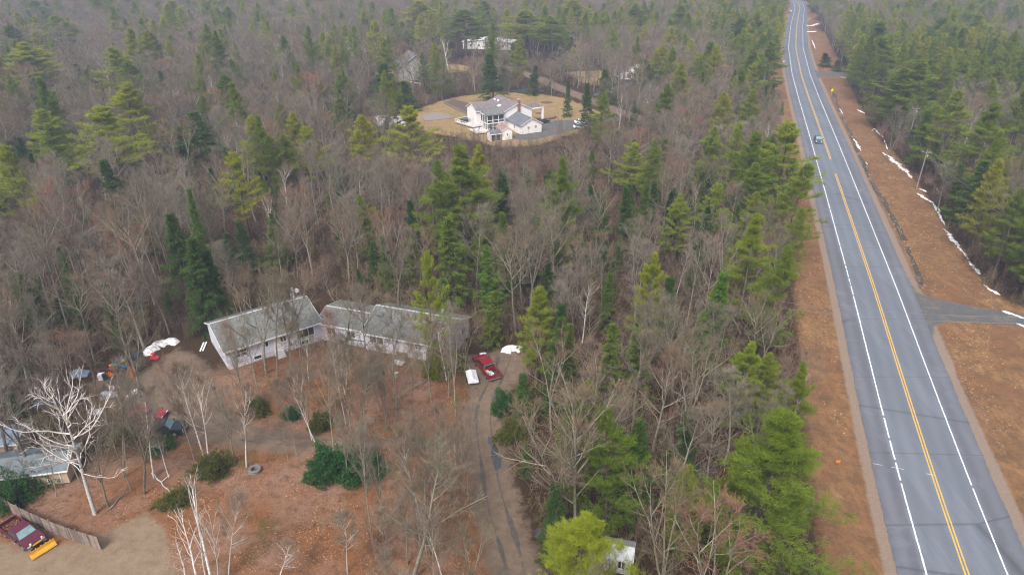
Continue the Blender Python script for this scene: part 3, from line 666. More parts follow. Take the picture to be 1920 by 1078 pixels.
used = {}
LMK = [(230, 120, 'the top left pine pair'), (52, 120, 'the far-left layered pine'), (190, 250, 'the bright yellow-green layered pine'), (413, 165, 'the lone pale pine'), (565, 260, 'the pine trio left of the lawn'), (437, 315, 'the pale lime pine'),
 (365, 245, 'the rounded dark evergreen'), (350, 400, 'the narrow green spire'), (348, 480, 'the darkest hemlocks'), (310, 650, 'the dirty snow heap'), (440, 640, 'the left gable of the long house'), (570, 560, 'the long house chimney'), (700, 600, 'the middle of the long house'), (800, 540, 'the tall yellow house pine'),
 (868, 340, 'the largest mid-green pine'), (685, 260, 'the conical pine below the lawn'), (768, 260, 'the broad pine below the lawn'), (925, 500, 'the vivid green centre spruce'), (1135, 385, 'the small vivid spruce'), (1190, 295, 'the wide yellow-green pine'), (1226, 510, 'the half-hidden yellow-green pine'), (1345, 555, 'the cedar-like tree'),
 (1340, 285, 'the upright yellow-green pine'), (1485, 340, 'the pine overhanging the road'), (1440, 520, 'the roadside pine row'), (1330, 110, 'the dark layered pine'), (1430, 90, 'the upper roadside pines'), (1405, 680, 'the young yellow-green pine'), (1470, 900, 'the huge foreground pine'), (1090, 1000, 'the lime pine at the bottom'),
 (910, 690, 'the bright red pickup'), (960, 657, 'the white snow heap'), (650, 870, 'the rhododendron mounds'), (920, 850, 'the gravel drive'), (310, 808, 'the black pickup'), (230, 695, 'the plastic toys'), (100, 820, 'the white dead birch'), (60, 870, 'the tin shed'), (45, 1000, 'the plow pickup'), (370, 1000, 'the bottom birch clump'), (480, 775, 'the round green shrub'),
 (960, 220, 'the far white house'), (1060, 240, 'the paved driveway'), (750, 120, 'the steep grey-roofed house'), (1165, 130, 'the brown-door cottage'), (880, 80, 'the distant parking lot'), (1535, 264, 'the teal pickup on the road'), (1557, 172, 'the yellow road sign'), (1690, 250, 'the bright conical spruce'), (1735, 300, 'the utility pole by the snow'), (1850, 250, 'the tall dark right pine'),
 (1700, 150, 'the broad upper right pine'), (1900, 400, 'the large right-edge pine'), (1880, 590, 'the side lane'), (1550, 110, 'the far lane shrubs'), (1520, 50, 'the white snow bars'), (1480, 20, 'the crest of the road'), (1055, 850, 'the tall straight grey tree'), (1200, 750, 'the slanting grey foreground tree'), (1100, 560, 'the pale leaning centre birch'), (1840, 60, 'the hazy top right pine')]
DIRN = ['right of', 'upper-right of', 'above', 'upper-left of', 'left of', 'lower-left of', 'below', 'lower-right of']
ORD = ['nearest', 'second nearest', 'third nearest', 'fourth nearest', 'fifth nearest', 'sixth nearest', 'seventh nearest', 'eighth nearest', 'ninth nearest', 'tenth nearest', 'eleventh nearest', 'twelfth nearest'] + ['%dth nearest' % k for k in range(13, 60)]
def unique_labels(items):
    """items: (object, short description, x, y, z of mid crown) -> each named by direction and order from its nearest landmark"""
    B_ = {}
    for o, desc, x, y, z in items:
        px, py, _ = project(x, y, z); d = [math.hypot(px - a, (py - b2) * 1.0) for a, b2, _ in LMK]; i = int(np.argmin(d)); a, b2, nm = LMK[i]
        sec = int(round(math.atan2(-(py - b2), px - a) / (math.pi / 4))) % 8; B_.setdefault((desc, sec, i), []).append((d[i], o))
    for (desc, sec, i), L in B_.items():
        for k, (_, o) in enumerate(sorted(L, key=lambda e: e[0])):
            o['label'] = f'{desc}, {ORD[k]} {DIRN[sec]} {LMK[i][2]}' if len(L) > 1 else f'{desc} standing {DIRN[sec]} {LMK[i][2]}'
ITEMS = []
def place_tree(key, name, x, y, H, Rr, label, cat, group=None, rz=None, var=None, tilt=(0, 0)):
    lst = protos[key]; v = random.randrange(len(lst)) if var is None else var % len(lst); tm, cm, h0, r0 = lst[v]
    r = bpy.data.objects.new(name, None); S.collection.objects.link(r); r.empty_display_size = 0.3
    r.location = (x, y, float(gz(x, y)) - 0.05); r.rotation_euler = (tilt[0], tilt[1], random.uniform(0, 6.28) if rz is None else rz)
    s = Rr / r0; r.scale = (s, s, H / h0); tag(r, label, cat, group)
    for nm, m in (('trunk', tm), ('crown', cm)):
        o = bpy.data.objects.new(nm, m); S.collection.objects.link(o); o.parent = r
    return r

def top_to_base(px, py, H):
    return gp(px, py, H)
# hand-placed conifers: (top px, top py, half width px, height m, prototype, label)
HC = [
 (52, 78, 46, 21, 'pineb', 'broad layered white pine at the far left, highest of the left wood'),
 (23, 46, 26, 20, 'pine', 'hazy white pine just behind the broad far-left pine'),
 (110, 30, 32, 20, 'pine', 'hazy green pine right of the topmost left corner pines'),
 (62, 0, 24, 20, 'pine', 'faint pine touching the top edge near the left corner'),
 (212, 82, 34, 21, 'pineb', 'tall pine, rear tree of the stacked left pine group'),
 (238, 108, 28, 19, 'pine', 'pine standing right of the tall rear pine in the left group'),
 (222, 152, 46, 21, 'pineb', 'wide pine in the middle of the stacked left pine group'),
 (190, 198, 56, 20, 'pineb', 'bright yellow-green layered pine at the front of the left group'),
 (85, 200, 42, 17, 'pineb', 'olive pine standing left of the bright yellow-green pine'),
 (413, 138, 26, 18, 'pine', 'lone pale pine above bare crowns left of the lawn'),
 (418, 14, 18, 19, 'pine', 'small distant pine near top edge, left of centre'),
 (322, 0, 26, 20, 'pine', 'flat-topped distant pine against the top edge'),
 (551, 208, 26, 18, 'pine', 'narrow pine, rear one of the trio left of the lawn'),
 (575, 236, 30, 16, 'pineb', 'yellowish pine, right one of the trio left of the lawn'),
 (535, 250, 22, 15, 'pine', 'short pine, left one of the trio left of the lawn'),
 (437, 280, 34, 18, 'pineb', 'pale lime pine in the middle of the left wood'),
 (365, 205, 42, 15, 'hem', 'rounded dark olive evergreen in the left wood'),
 (322, 235, 32, 13, 'hem', 'lower olive evergreen beside the rounded dark one'),
 (140, 118, 19, 14, 'hem', 'small dark evergreen between the left pine groups'),
 (6, 270, 40, 19, 'pineb', 'yellow-green pine cut by the left edge'),
 (200, 300, 32, 15, 'hem', 'dark hemlock under the bright yellow-green pine'),
 (350, 345, 18, 17, 'hemb', 'narrow green spire above the dark hemlock stand'),
 (310, 400, 36, 15, 'hem', 'dark hemlock left of the narrow green spire'),
 (348, 440, 40, 16, 'hem', 'darkest hemlock right behind the left red clearing'),
 (388, 470, 34, 13, 'hem', 'dark hemlock behind the left end of the long house'),
 (108, 455, 18, 12, 'hemb', 'small bright spruce left of the dark hemlocks'),
 (685, 212, 30, 18, 'pine', 'conical pine standing left below the far lawn'),
 (768, 198, 44, 19, 'pineb', 'broad pine standing right below the far lawn'),
 (866, 265, 66, 23, 'pined', 'largest mid-green pine in the middle of the wood'),
 (832, 300, 40, 20, 'pined', 'pine leaning against the left side of the largest pine'),
 (890, 268, 28, 21, 'pineb', 'bright green spire on the right of the largest pine'),
 (845, 400, 40, 16, 'hem', 'dark hemlock below the largest mid-green pine'),
 (772, 370, 22, 13, 'hem', 'small dark hemlock left below the largest pine'),
 (925, 456, 32, 12, 'hemb', 'vivid green spruce in the centre of the wood'),
 (1135, 358, 21, 12, 'hemb', 'small vivid green spruce right of centre'),
 (1182, 345, 24, 13, 'hem', 'olive evergreen beside the small vivid spruce'),
 (1226, 464, 32, 17, 'pineb', 'yellow-green pine half hidden in bare trees right of centre'),
 (1345, 508, 38, 15, 'hemb', 'dense green cedar-like tree near the road wood'),
 (1325, 380, 26, 12, 'hem', 'dark bushy evergreen near the roadside pines'),
 (1350, 342, 26, 14, 'pineb', 'small yellowish pine above the dark bushy evergreen'),
 (1340, 234, 26, 17, 'pineb', 'upright yellow-green pine facing the passing pickup'),
 (1190, 268, 34, 14, 'pineb', 'wide yellow-green pine right of the far driveway'),
 (1365, 172, 22, 18, 'pine', 'slim pine left of the road bend'),
 (1411, 165, 22, 18, 'pine', 'slim pine near the road bend, right of its twin'),
 (1330, 74, 30, 20, 'pined', 'dark layered pine left of the far road stretch'),
 (1417, 118, 18, 14, 'pineb', 'small pale pine at the wood edge by the far road'),
 (1240, 86, 22, 17, 'pine', 'pine right of the brown roofed cottage'),
 (1485, 228, 52, 21, 'pineb', 'big roadside pine overhanging the left edge line'),
 (1425, 243, 44, 20, 'pined', 'roadside pine left behind the overhanging pine'),
 (1500, 305, 46, 19, 'pined', 'long-boughed roadside pine reaching over the shoulder'),
 (1420, 398, 48, 19, 'pined', 'dense pine at the middle of the roadside row'),
 (1466, 452, 42, 18, 'pined', 'soft green pine beside the brown roadside bank'),
 (1405, 632, 38, 14, 'pineb', 'yellow-green young pine above the big foreground pine'),
 (1452, 660, 36, 12, 'pine', 'olive young pine by the bank above the foreground pine'),
 (1472, 758, 118, 20, 'pined', 'huge dense green pine in the lower right foreground'),
 (1405, 830, 50, 14, 'pined', 'smaller green pine leaning into the huge foreground pine'),
 (1090, 945, 88, 16, 'pineb', 'vivid lime pine at the bottom centre edge'),
 (1298, 866, 34, 13, 'pine', 'thin pale green pine left of the huge foreground pine'),
 (800, 468, 38, 19, 'pineb', 'tall yellow pine standing in front of the long house'),
 (1008, 535, 36, 15, 'pine', 'olive pine behind the snow heap by the parking'),
 (1048, 590, 38, 14, 'hem', 'olive evergreen right of the parked red pickup'),
 (985, 700, 28, 8, 'hem', 'low evergreen at the bend of the gravel drive'),
 (870, 20, 44, 22, 'pine', 'distant broad pine above the roofs at top centre'),
 (790, 0, 34, 22, 'pine', 'distant pine at the top edge left of centre'),
 (905, 0, 20, 21, 'pine', 'slim distant pine at the top edge, centre'),
 (990, 18, 42, 22, 'pine', 'distant rounded pine right of top centre'),
 (1035, 30, 30, 20, 'pine', 'distant pine, right one of the top-centre clump'),
 (1080, 0, 34, 21, 'pine', 'distant pine at the top edge right of centre'),
 (1195, 5, 24, 21, 'pine', 'distant pine above the reddish far crowns'),
 (1275, 10, 24, 21, 'pine', 'distant pine between centre and the far road'),
 (1395, 30, 34, 21, 'pined', 'far roadside pine, leftmost of the upper row'),
 (1430, 25, 30, 22, 'pined', 'far roadside pine, tallest of the upper row'),
 (1450, 75, 28, 20, 'pined', 'far roadside pine closest to the bend'),
 (1415, 90, 30, 18, 'pined', 'dark pine below the upper roadside row'),
 (710, 118, 30, 14, 'hem', 'dark green fir in front of the steep grey roof'),
 (760, 150, 26, 10, 'hem', 'low dark fir right below the steep grey roof'),
 (925, 100, 30, 17, 'hem', 'dark blue-green hemlock behind the far lawn'),
 (1000, 122, 16, 11, 'hem', 'small dark fir at the back right of the lawn'),
 (1065, 150, 10, 12, 'hem', 'slender dark spruce beside the back dirt road'),
 (1140, 130, 22, 12, 'hem', 'dark fir left of the brown door cottage'),
 (1215, 110, 30, 13, 'hem', 'dark fir covering the right side of the cottage'),
 (640, 165, 34, 13, 'hem', 'dark fir left of the far lawn'),
 (1690, 200, 26, 15, 'hemb', 'bright conical spruce by the right woods edge'),
 (1700, 108, 58, 21, 'pined', 'broad pine behind the right woods edge, upper one'),
 (1675, 125, 40, 19, 'pined', 'pine left of the broad upper right pine'),
 (1742, 170, 60, 21, 'pined', 'broad spreading pine behind the bright conical spruce'),
 (1870, 190, 60, 22, 'pined', 'tall dark pine near the right edge'),
 (1905, 330, 70, 21, 'pined', 'large green pine cut by the right edge, middle'),
 (1825, 300, 44, 14, 'hem', 'dark hemlock left of the large right-edge pine'),
 (1905, 430, 50, 13, 'pine', 'soft pine above the side lane at the right edge'),
 (1840, 25, 36, 21, 'pined', 'hazy dark pine near the top right corner'),
 (1760, 30, 34, 21, 'pined', 'hazy pine left of the top right dark pine'),
 (1620, 40, 40, 22, 'pined', 'hazy pine right of the far white snow bars'),
 (1665, 70, 44, 21, 'pined', 'hazy wide pine above the right woods edge'),
 (1575, 112, 12, 5, 'hem', 'round dark shrub beside the far lane junction'),
 (1553, 100, 16, 6, 'hem', 'dark bush above the round shrub at the far lane'),
]
hc_xy = []
CATS = {'pine': ('pine_tree', 'pine tree'), 'pineb': ('pine_tree', 'pine tree'), 'pined': ('pine_tree', 'pine tree'), 'hem': ('hemlock_tree', 'hemlock tree'), 'hemb': ('hemlock_tree', 'hemlock tree')}
for k, (px, py, hw, H, key, lab) in enumerate(HC):
    x, y = top_to_base(px, py, H)
    dep = project(x, y, H * 0.6)[2]; Rr = hw * dep / FPX
    nm, ct = CATS[key]
    Rr *= (1.42 if y > 200 else 1.28) if 'pin' in key else 1.18
    if 'in front of the long house' in lab: Rr *= 0.8
    if road_off(np.array([[x, y]]))[0] > 0 and y < 250: Rr *= 0.82
    if road_off(np.array([[x, y]]))[0] > 0 and 'shrub' not in lab and 'bush' not in lab:
        for _ in range(30):
            if sdf(np.array([[x, y]]), VERGE_R)[0] < -Rr * 0.62: break
            x += 0.5
    place_tree(key, nm, x, y, H, Rr, lab, ct, var=(0 if ('huge' in lab or 'vivid lime' in lab) else 1 if ('long house' in lab and key == 'pineb') else k))
    hc_xy.append((x, y, Rr * 1.1))
hc_np = np.array(hc_xy)

# hand-placed birches and other bare trees: (base px, base py, top px, top py, key, spread m, label)
HB = [
 (178, 962, 98, 690, 'deadbirch', 4.2, 'large white dead birch with bare forked crown left of the yard'),
 (402, 1100, 372, 890, 'whitestem', 3.0, 'white many-stemmed birch at the bottom edge, tallest stem'),
 (380, 1110, 310, 960, 'whitestem', 2.4, 'white birch stem leaning left at the bottom edge'),
 (350, 1105, 330, 1000, 'whitestem', 1.8, 'short white birch stem at the far left of the bottom clump'),
 (410, 1090, 396, 930, 'whitestem', 1.8, 'white birch stem between the tallest and the slim upright one'),
 (396, 1120, 350, 940, 'whitestem', 2.0, 'white birch stem just left of the tallest one in the bottom clump'),
 (428, 1085, 428, 925, 'birch', 1.6, 'slim upright white birch right of the bottom clump'),
 (462, 875, 440, 700, 'birch', 2.0, 'pale single birch beside the old tyre'),
 (386, 868, 345, 690, 'birch', 2.0, 'birch in the clump by the yard bushes, left stem'),
 (392, 875, 372, 680, 'birch', 1.8, 'birch in the clump by the yard bushes, right stem'),
 (316, 895, 272, 812, 'birch', 0.9, 'leaning broken birch snag left of the birch clump'),
 (592, 832, 520, 690, 'birch', 1.2, 'thin birch leaning left over the middle drive'),
 (585, 825, 550, 680, 'birch', 1.2, 'thin birch beside the leaning one on the drive'),
 (520, 1095, 508, 1035, 'birch', 1.6, 'short white birch top at the bottom edge'),
 (775, 1085, 800, 860, 'bare', 5.0, 'wide forked lichen-grey tree at the bottom centre'),
 (660, 838, 650, 640, 'bare', 2.6, 'dark twin-stemmed tree behind the rhododendron'),
 (672, 838, 678, 650, 'bare', 2.4, 'dark straight tree right of the twin-stemmed one'),
 (738, 828, 742, 640, 'bare', 2.2, 'slim brown tree on the leaf yard, middle'),
 (773, 800, 775, 640, 'bare', 2.0, 'slim brown tree nearest the pale stump'),
 (1055, 990, 1065, 740, 'bare', 5.0, 'tall straight grey tree right of the gravel drive'),
 (1120, 880, 1110, 700, 'bare', 3.4, 'grey tree behind the tall straight one by the drive'),
 (1148, 925, 1160, 705, 'bare', 3.6, 'slanting grey tree in the foreground wood'),
 (1390, 625, 1330, 520, 'bare', 2.8, 'leaning pale tree below the cedar-like tree'),
 (1092, 640, 1115, 530, 'birch', 2.0, 'pale leaning birch in the centre wood'),
 (203, 948, 180, 800, 'bare', 2.4, 'thin grey tree right of the dead birch'),
 (232, 895, 215, 740, 'bare', 2.6, 'brown tree left of the black pickup, near one'),
 (270, 925, 250, 740, 'bare', 2.6, 'brown tree in front of the parked cars'),
 (105, 930, 70, 780, 'bare', 1.2, 'thick brown trunk beside the small tin-roofed shed'),
 (235, 860, 232, 660, 'bare', 2.4, 'grey tree standing in the red leaves by the old snow strip'),
 (262, 745, 250, 590, 'bare', 3.2, 'grey tree beside the plastic toys'),
 (180, 735, 175, 610, 'bare', 3.6, 'spreading grey tree behind the plastic toys'),
 (500, 700, 505, 520, 'bare', 4.0, 'bare tree at the front wall of the long house, left one'),
 (520, 705, 525, 520, 'bare', 3.2, 'bare tree in front of the long roof, with split trunk'),
 (545, 690, 555, 510, 'bare', 3.8, 'bare lichen tree in front of the house picture window'),
 (640, 690, 650, 540, 'bare', 3.6, 'bare tree before the inner corner of the long house'),
 (692, 715, 690, 530, 'bare', 4.0, 'bare brown tree at the middle of the house front'),
 (735, 700, 735, 560, 'bare', 3.0, 'multi-stemmed bare tree before the right house wing'),
 (852, 700, 850, 590, 'bare', 2.4, 'dark bare tree at the right house gable'),
 (870, 700, 872, 590, 'bare', 2.0, 'dark bare tree left of the red pickup'),
 (1652, 308, 1715, 200, 'bare', 3.0, 'pale leaning trunk left of the utility pole'),
 (1783, 325, 1830, 225, 'bare', 3.2, 'pale slanting tree right of the utility pole'),
 (1864, 508, 1905, 340, 'bare', 3.2, 'pale slanting tree above the lane at the right edge'),
 (1791, 355, 1815, 265, 'bare', 3.0, 'thin pale tree beside the dark right hemlock'),
 (350, 155, 345, 92, 'whitestem', 2.8, 'white birch glowing in the far left wood'),
 (500, 180, 492, 128, 'whitestem', 2.2, 'small white birch left of the far firs'),
 (303, 165, 288, 110, 'whitestem', 1.8, 'thin white birch in the far left wood, leaning'),
 (800, 60, 818, 30, 'whitestem', 3.4, 'pale dead tree in front of the distant pines'),
 (843, 160, 838, 60, 'whitestem', 4.6, 'tall white dead tree left of the distant parking lot'),
 (1160, 245, 1168, 175, 'whitestem', 3.4, 'pale many-limbed birch right of the far driveway'),
 (1307, 270, 1330, 185, 'birch', 2.6, 'leaning white birch left of the upright yellow pine'),
 (1525, 0, 1525, 0, None, 0, ''),
]
for k, (bx, by, tx, ty, key, Rr, lab) in enumerate(HB):
    if not key: continue
    x, y = gp(bx, by)
    v = (ty - 539) / FPX; H = CAM_H - y * (math.sin(PITCH) + v * math.cos(PITCH)) / (math.cos(PITCH) - v * math.sin(PITCH)); H = min(max(H, 5), 19)
    px1, _, dep = project(x, y, H); lean = ((tx - px1) / FPX * dep) / H
    nm = {'bare': 'bare_tree', 'birch': 'birch_tree', 'deadbirch': 'birch_tree', 'whitestem': 'birch_tree'}[key]; ct = 'bare tree' if key == 'bare' else 'birch tree'
    lst = protos[key]
    rz = random.uniform(0, 6.28)
    o = place_tree(key, nm, x, y, H, Rr * (1.0), lab, ct, var=k, rz=rz, tilt=(0, max(-0.5, min(0.5, math.atan(lean)))))
    o.rotation_mode = 'ZYX' if False else 'XYZ'
    # lean first about the world Y axis, after its own spin
    o.rotation_mode = 'QUATERNION'; o.rotation_quaternion = (Matrix.Rotation(max(-0.5, min(0.5, math.atan(lean))), 4, 'Y') @ Matrix.Rotation(rz, 4, 'Z')).to_quaternion()
    hc_xy.append((x, y, 2.2))
hc_np = np.array(hc_xy)

# ---- scattered wood
def jitter_grid(x0, x1, y0, y1, cell):
    X, Y = np.meshgrid(np.arange(x0, x1, cell), np.arange(y0, y1, cell)); P = np.c_[X.ravel(), Y.ravel()]
    return P + rng.uniform(-0.46, 0.46, P.shape) * cell
def lowf(P, s, seed):
    g = np.random.default_rng(seed); v = 0
    for k in range(5):
        a = g.uniform(0, 6.28); f = s * g.uniform(0.6, 1.8); v = v + np.sin((P[:, 0] * math.cos(a) + P[:, 1] * math.sin(a)) * f + g.uniform(0, 6.28))
    return v / 5 ** 0.5
def clearance(P):
    """positive where no tree may stand"""
    r = road_off(P)
    return np.maximum.reduce([np.where(r < 0, np.interp(P[:, 1], [90, 170], [14.5, 10.5]) - np.abs(r), 8 - r), sdf(P, VERGE_R) - 0.5, sdf(P, SIDE_ROAD) + 1, sdf(P, SAND) + 1, sdf(P, DRIVE_MID), 3.0 - line_d(P, DRIVE_C),
        sdf(P, PARKING) + 1, sdf(P, OPEN), sdf(P, LAWN), sdf(P, LAWN2), sdf(P, LAWN3) - 1, 4 - line_d(P, BACKROAD), 3 - line_d(P, BACKROAD2), sdf(P, HOUSE_Z) + 0.5, sdf(P, YARD_L), sdf(P, CLEAR4), sdf(P, HALF_P)])
def frustum(P, m=1.0):
    Y = P[:, 1]; return (np.abs(P[:, 0]) < 0.86 * Y + 45) & (Y > 22)
B = jitter_grid(-640, 700, 22, 980, 4.4); B = B[frustum(B)]
cl = clearance(B); B = B[cl < 0]; B = B[rng.random(len(B)) < np.clip(0.86 + 0.30 * lowf(B, 0.09, 41), 0.35, 1)]
keep = np.ones(len(B), bool)
d_h = np.full(len(B), 1e9)
near = B[:, 1] < 420
for x, y, r in hc_np:
    d = np.hypot(B[:, 0] - x, B[:, 1] - y); keep &= d > r
B = B[keep]
leafm = sdf(B, LEAF); B = B[(leafm < 0) | (rng.random(len(B)) < np.where(B[:, 0] > -19, 0.95, 0.80))]
ro_ = road_off(B); nP = lowf(B, 0.035, 3); nH = lowf(B, 0.05, 5); leafm = sdf(B, LEAF)
far = np.clip((B[:, 1] - 200) / 350, 0, 1)
pP = np.where(B[:, 1] > 170, 0.07, 0.03) + 0.15 * far * (nP > -0.2)
pP = np.where((B[:, 0] > -60) & (B[:, 1] > 380) & (ro_ < 0), 0.22 + 0.10 * nP, pP)
pP = np.where((ro_ < 0) & (ro_ > -27), np.clip(0.28 + 0.30 * nP + 0.12 * (B[:, 1] > 200), 0.06, 0.8), pP)
pP = np.where((B[:, 1] < 78) & (ro_ < -18), 0.04, pP); pP = np.where((B[:, 1] >= 78) & (B[:, 1] < 170) & (B[:, 0] > 5) & (ro_ < -27), 0.10, pP)
pP = np.where(ro_ > 0, np.clip(0.38 + 0.34 * nP, 0.08, 0.85), pP)
pP = np.where(leafm > 0, 0.0, pP)
pH = np.clip(0.07 + 0.11 * nH, 0.02, 0.35); pH = np.where((B[:, 1] < 78) & (B[:, 0] > 0), np.clip(0.26 + 0.18 * nH, 0.08, .6), pH)
pH = np.where((B[:, 1] >= 78) & (B[:, 1] < 170) & (B[:, 0] > -5) & (ro_ < 0), np.clip(0.20 + 0.16 * nH, 0.05, .5), pH)
hz_left = (B[:, 0] < -2) & (B[:, 1] > 88) & (B[:, 1] < 190)
pH = np.where(hz_left, np.clip(0.26 + 0.28 * nH, 0.05, 0.6), pH)
pH = np.where(ro_ > 0, np.clip(0.14 + 0.12 * nH, 0.04, 0.4), pH)
pH = np.where(leafm > 0, 0.0, pH)
u = rng.random(len(B)); typ = np.where(u < pP, 1, np.where(u < pP + pH, 2, 0)); bir = (rng.random(len(B)) < 0.05) & (typ == 0)
typ = np.where(bir, 3, typ)
# understory hemlocks between the taller crowns
zB = gz(B[:, 0], B[:, 1])
def region(x, y):
    r = float(road_off(np.array([[x, y]]))[0])
    if r > 0: return 'right', 'in the wood right of the main road'
    if r > -34: return 'strip', 'in the strip of wood along the left roadside'
    if float(sdf(np.array([[x, y]]), LEAF)[0]) > 0: return 'leafyard', 'on the leaf-covered yard before the long house'
    if y < 72 and x > -5: return 'fore', 'in the foreground wood right of the gravel drive'
    if y < 92 and x < -20: return 'leftyard', 'at the left edge beside the cluttered yard'
    if x < -5 and y < 200: return 'behind', 'in the wood behind the long grey house'
    if y < 200: return 'centre', 'in the wood between the long house and main road'
    return 'back', 'in the wood around the far white house'
# what the photograph lets one see past the tree tops: no crown may rise into these views
SIGHT = [([(1535, 20), (1600, 180), (1622, 225), (1672, 285), (1725, 345), (1790, 425), (1850, 505), (1900, 560), (1960, 600), (1740, 560), (1560, 180), (1500, 20)], 1.0),
         ([(735, 230), (790, 192), (930, 170), (1040, 172), (1100, 195), (1090, 240), (1010, 290), (860, 300), (780, 262)], 0.86),
         ([(1040, 172), (1165, 200), (1165, 235), (1090, 262), (1020, 290)], 0.55),
         ([(375, 600), (560, 540), (885, 588), (885, 700), (430, 715)], 0.7), ([(865, 650), (995, 652), (995, 700), (950, 735), (880, 735)], 1.0),
         ([(695, 85), (800, 78), (900, 100), (890, 145), (790, 165), (700, 150)], 0.12), ([(600, 60), (700, 60), (700, 165), (600, 165)], 0.15), ([(845, 58), (945, 58), (945, 95), (845, 95)], 0.1),
         ([(1030, 118), (1200, 118), (1200, 180), (1060, 185)], 0.1), ([(130, 690), (260, 640), (345, 632), (420, 690), (390, 730), (330, 830), (270, 830), (130, 760)], 0.85), ([(0, 850), (140, 850), (140, 900), (0, 900)], 1.0)]
def pin(px, py, poly):
    c = False; n = len(poly)
    for i in range(n):
        (ax, ay), (bx, by) = poly[i], poly[(i + 1) % n]
        if (ay > py) != (by > py) and px < (bx - ax) * (py - ay) / (by - ay) + ax: c = not c
    return c
ROWY = [5, 30, 50, 90, 140, 180, 270, 360, 540, 720, 900, 1078]; ROWX = [1484, 1484, 1478, 1471, 1476, 1482, 1507, 1529, 1564, 1607, 1649, 1687]
HCV = []
for px, py, hw, Hh, key, lab in HC:
    bx, by = top_to_base(px, py, Hh); HCV.append((px, py, hw, by))
def blocked(x, y, H, rr, ty):
    if ty in (0, 3):
        for f in (0.7, 0.95):
            px, py, dep = project(x, y, H * f); w = rr * .5 * FPX / dep
            for hx, hy, hw, hY in HCV:
                if y < hY + 1 and abs(px - hx) < hw * 1.0 + w and hy - 5 < py < hy + 2.3 * hw:
                    if random.random() < .55: return True
    for f in (0.35, 0.6, 0.85, 1.0):
        px, py, dep = project(x, y, H * f)
        if not (-50 < px < 1970 and -10 < py < 1100): continue
        for poly, p in SIGHT:
            if pin(px, py, poly) or (f > .5 and (pin(px + rr * .65 * FPX / dep, py, poly) or pin(px - rr * .65 * FPX / dep, py, poly))):
                if random.random() < p: return True
                break
        if ty in (0, 3) and f > .5 and px < np.interp(py, ROWY, ROWX) + 200 and px + rr * FPX / dep > np.interp(py, ROWY, ROWX) - 6 and px - rr * FPX / dep < np.interp(py, ROWY, ROWX) + 60: return True
        if ty == 1 and f > .5 and px < 1600 and px + rr * 0.8 * FPX / dep > np.interp(py, ROWY, ROWX) + 8 and px - rr * FPX / dep < np.interp(py, ROWY, ROWX) + 60: return True
    return False
names = {0: ('bare', 'bare_tree', 'bare tree', 'leafless grey tree'), 1: ('pine', 'pine_tree', 'pine tree', 'layered green pine'),
         2: ('hem', 'hemlock_tree', 'hemlock tree', 'dark dense hemlock'), 3: ('birch', 'birch_tree', 'birch tree', 'slim pale birch')}
cap = {0: 262, 1: 225, 2: 262, 3: 150}
stuff = {0: [], 1: [], 2: []}
for ty in (0, 1, 2, 3):
    sel = np.where(typ == ty)[0]; Hm = {0: 13.5, 1: 18.5, 2: 10.5, 3: 13.5}[ty]
    pj = np.array([project(B[i, 0], B[i, 1], Hm * 0.6) for i in sel])
    vis = (pj[:, 0] > -25) & (pj[:, 0] < 1945) & (pj[:, 1] > -30) & (pj[:, 1] < 1150)
    o = np.argsort(np.where(vis, pj[:, 2], 1e6)); nvis = min(cap[ty], int(vis.sum())); ind = set(sel[o[:nvis]])
    key, nm, ct, desc = names[ty]
    for i in sel:
        x, y = B[i]
        sc = random.gauss(1.0, 0.19 if ty in (0, 3) else 0.13); H = Hm * max(0.5, min(1.38, sc)); 
        if ty == 2: H *= random.uniform(0.3, 1.2)
        if ty == 1: H *= random.uniform(0.72, 1.12)
        rr = {0: 3.4 if y < 150 else 3.9, 1: 3.9, 2: 2.5, 3: 2.1}[ty] * random.uniform(0.78, 1.2) * (H / Hm) ** 0.7
        if ty == 0 and leafm[i] > 0: rr *= 0.58; H *= random.uniform(.65, 1.1)
        if leafm[i] > 0 and ty in (0, 3) and random.random() < .6: pass
        elif y < 420 and blocked(x, y, H, rr, ty): continue
        if i in ind:
            k, ph = region(x, y); kk = key
            if ty == 1: kk = 'pined' if y < 70 and k != 'right' else random.choice(['pine', 'pine', 'pined', 'pineb']) if y < 160 else random.choice(['pine', 'pined'])
            if ty == 1 and k == 'right': kk = 'pined' if random.random() < 0.7 else 'pine'
            ob_ = place_tree(kk, nm, x, y, H, rr, desc, ct, ct + 's ' + ph); ITEMS.append((ob_, desc, x, y, H * .6))
        elif ty in stuff: stuff[ty].append((x, y, H, rr))
        elif y < 500 and random.random() < 1: stuff[0].append((x, y, H, rr))
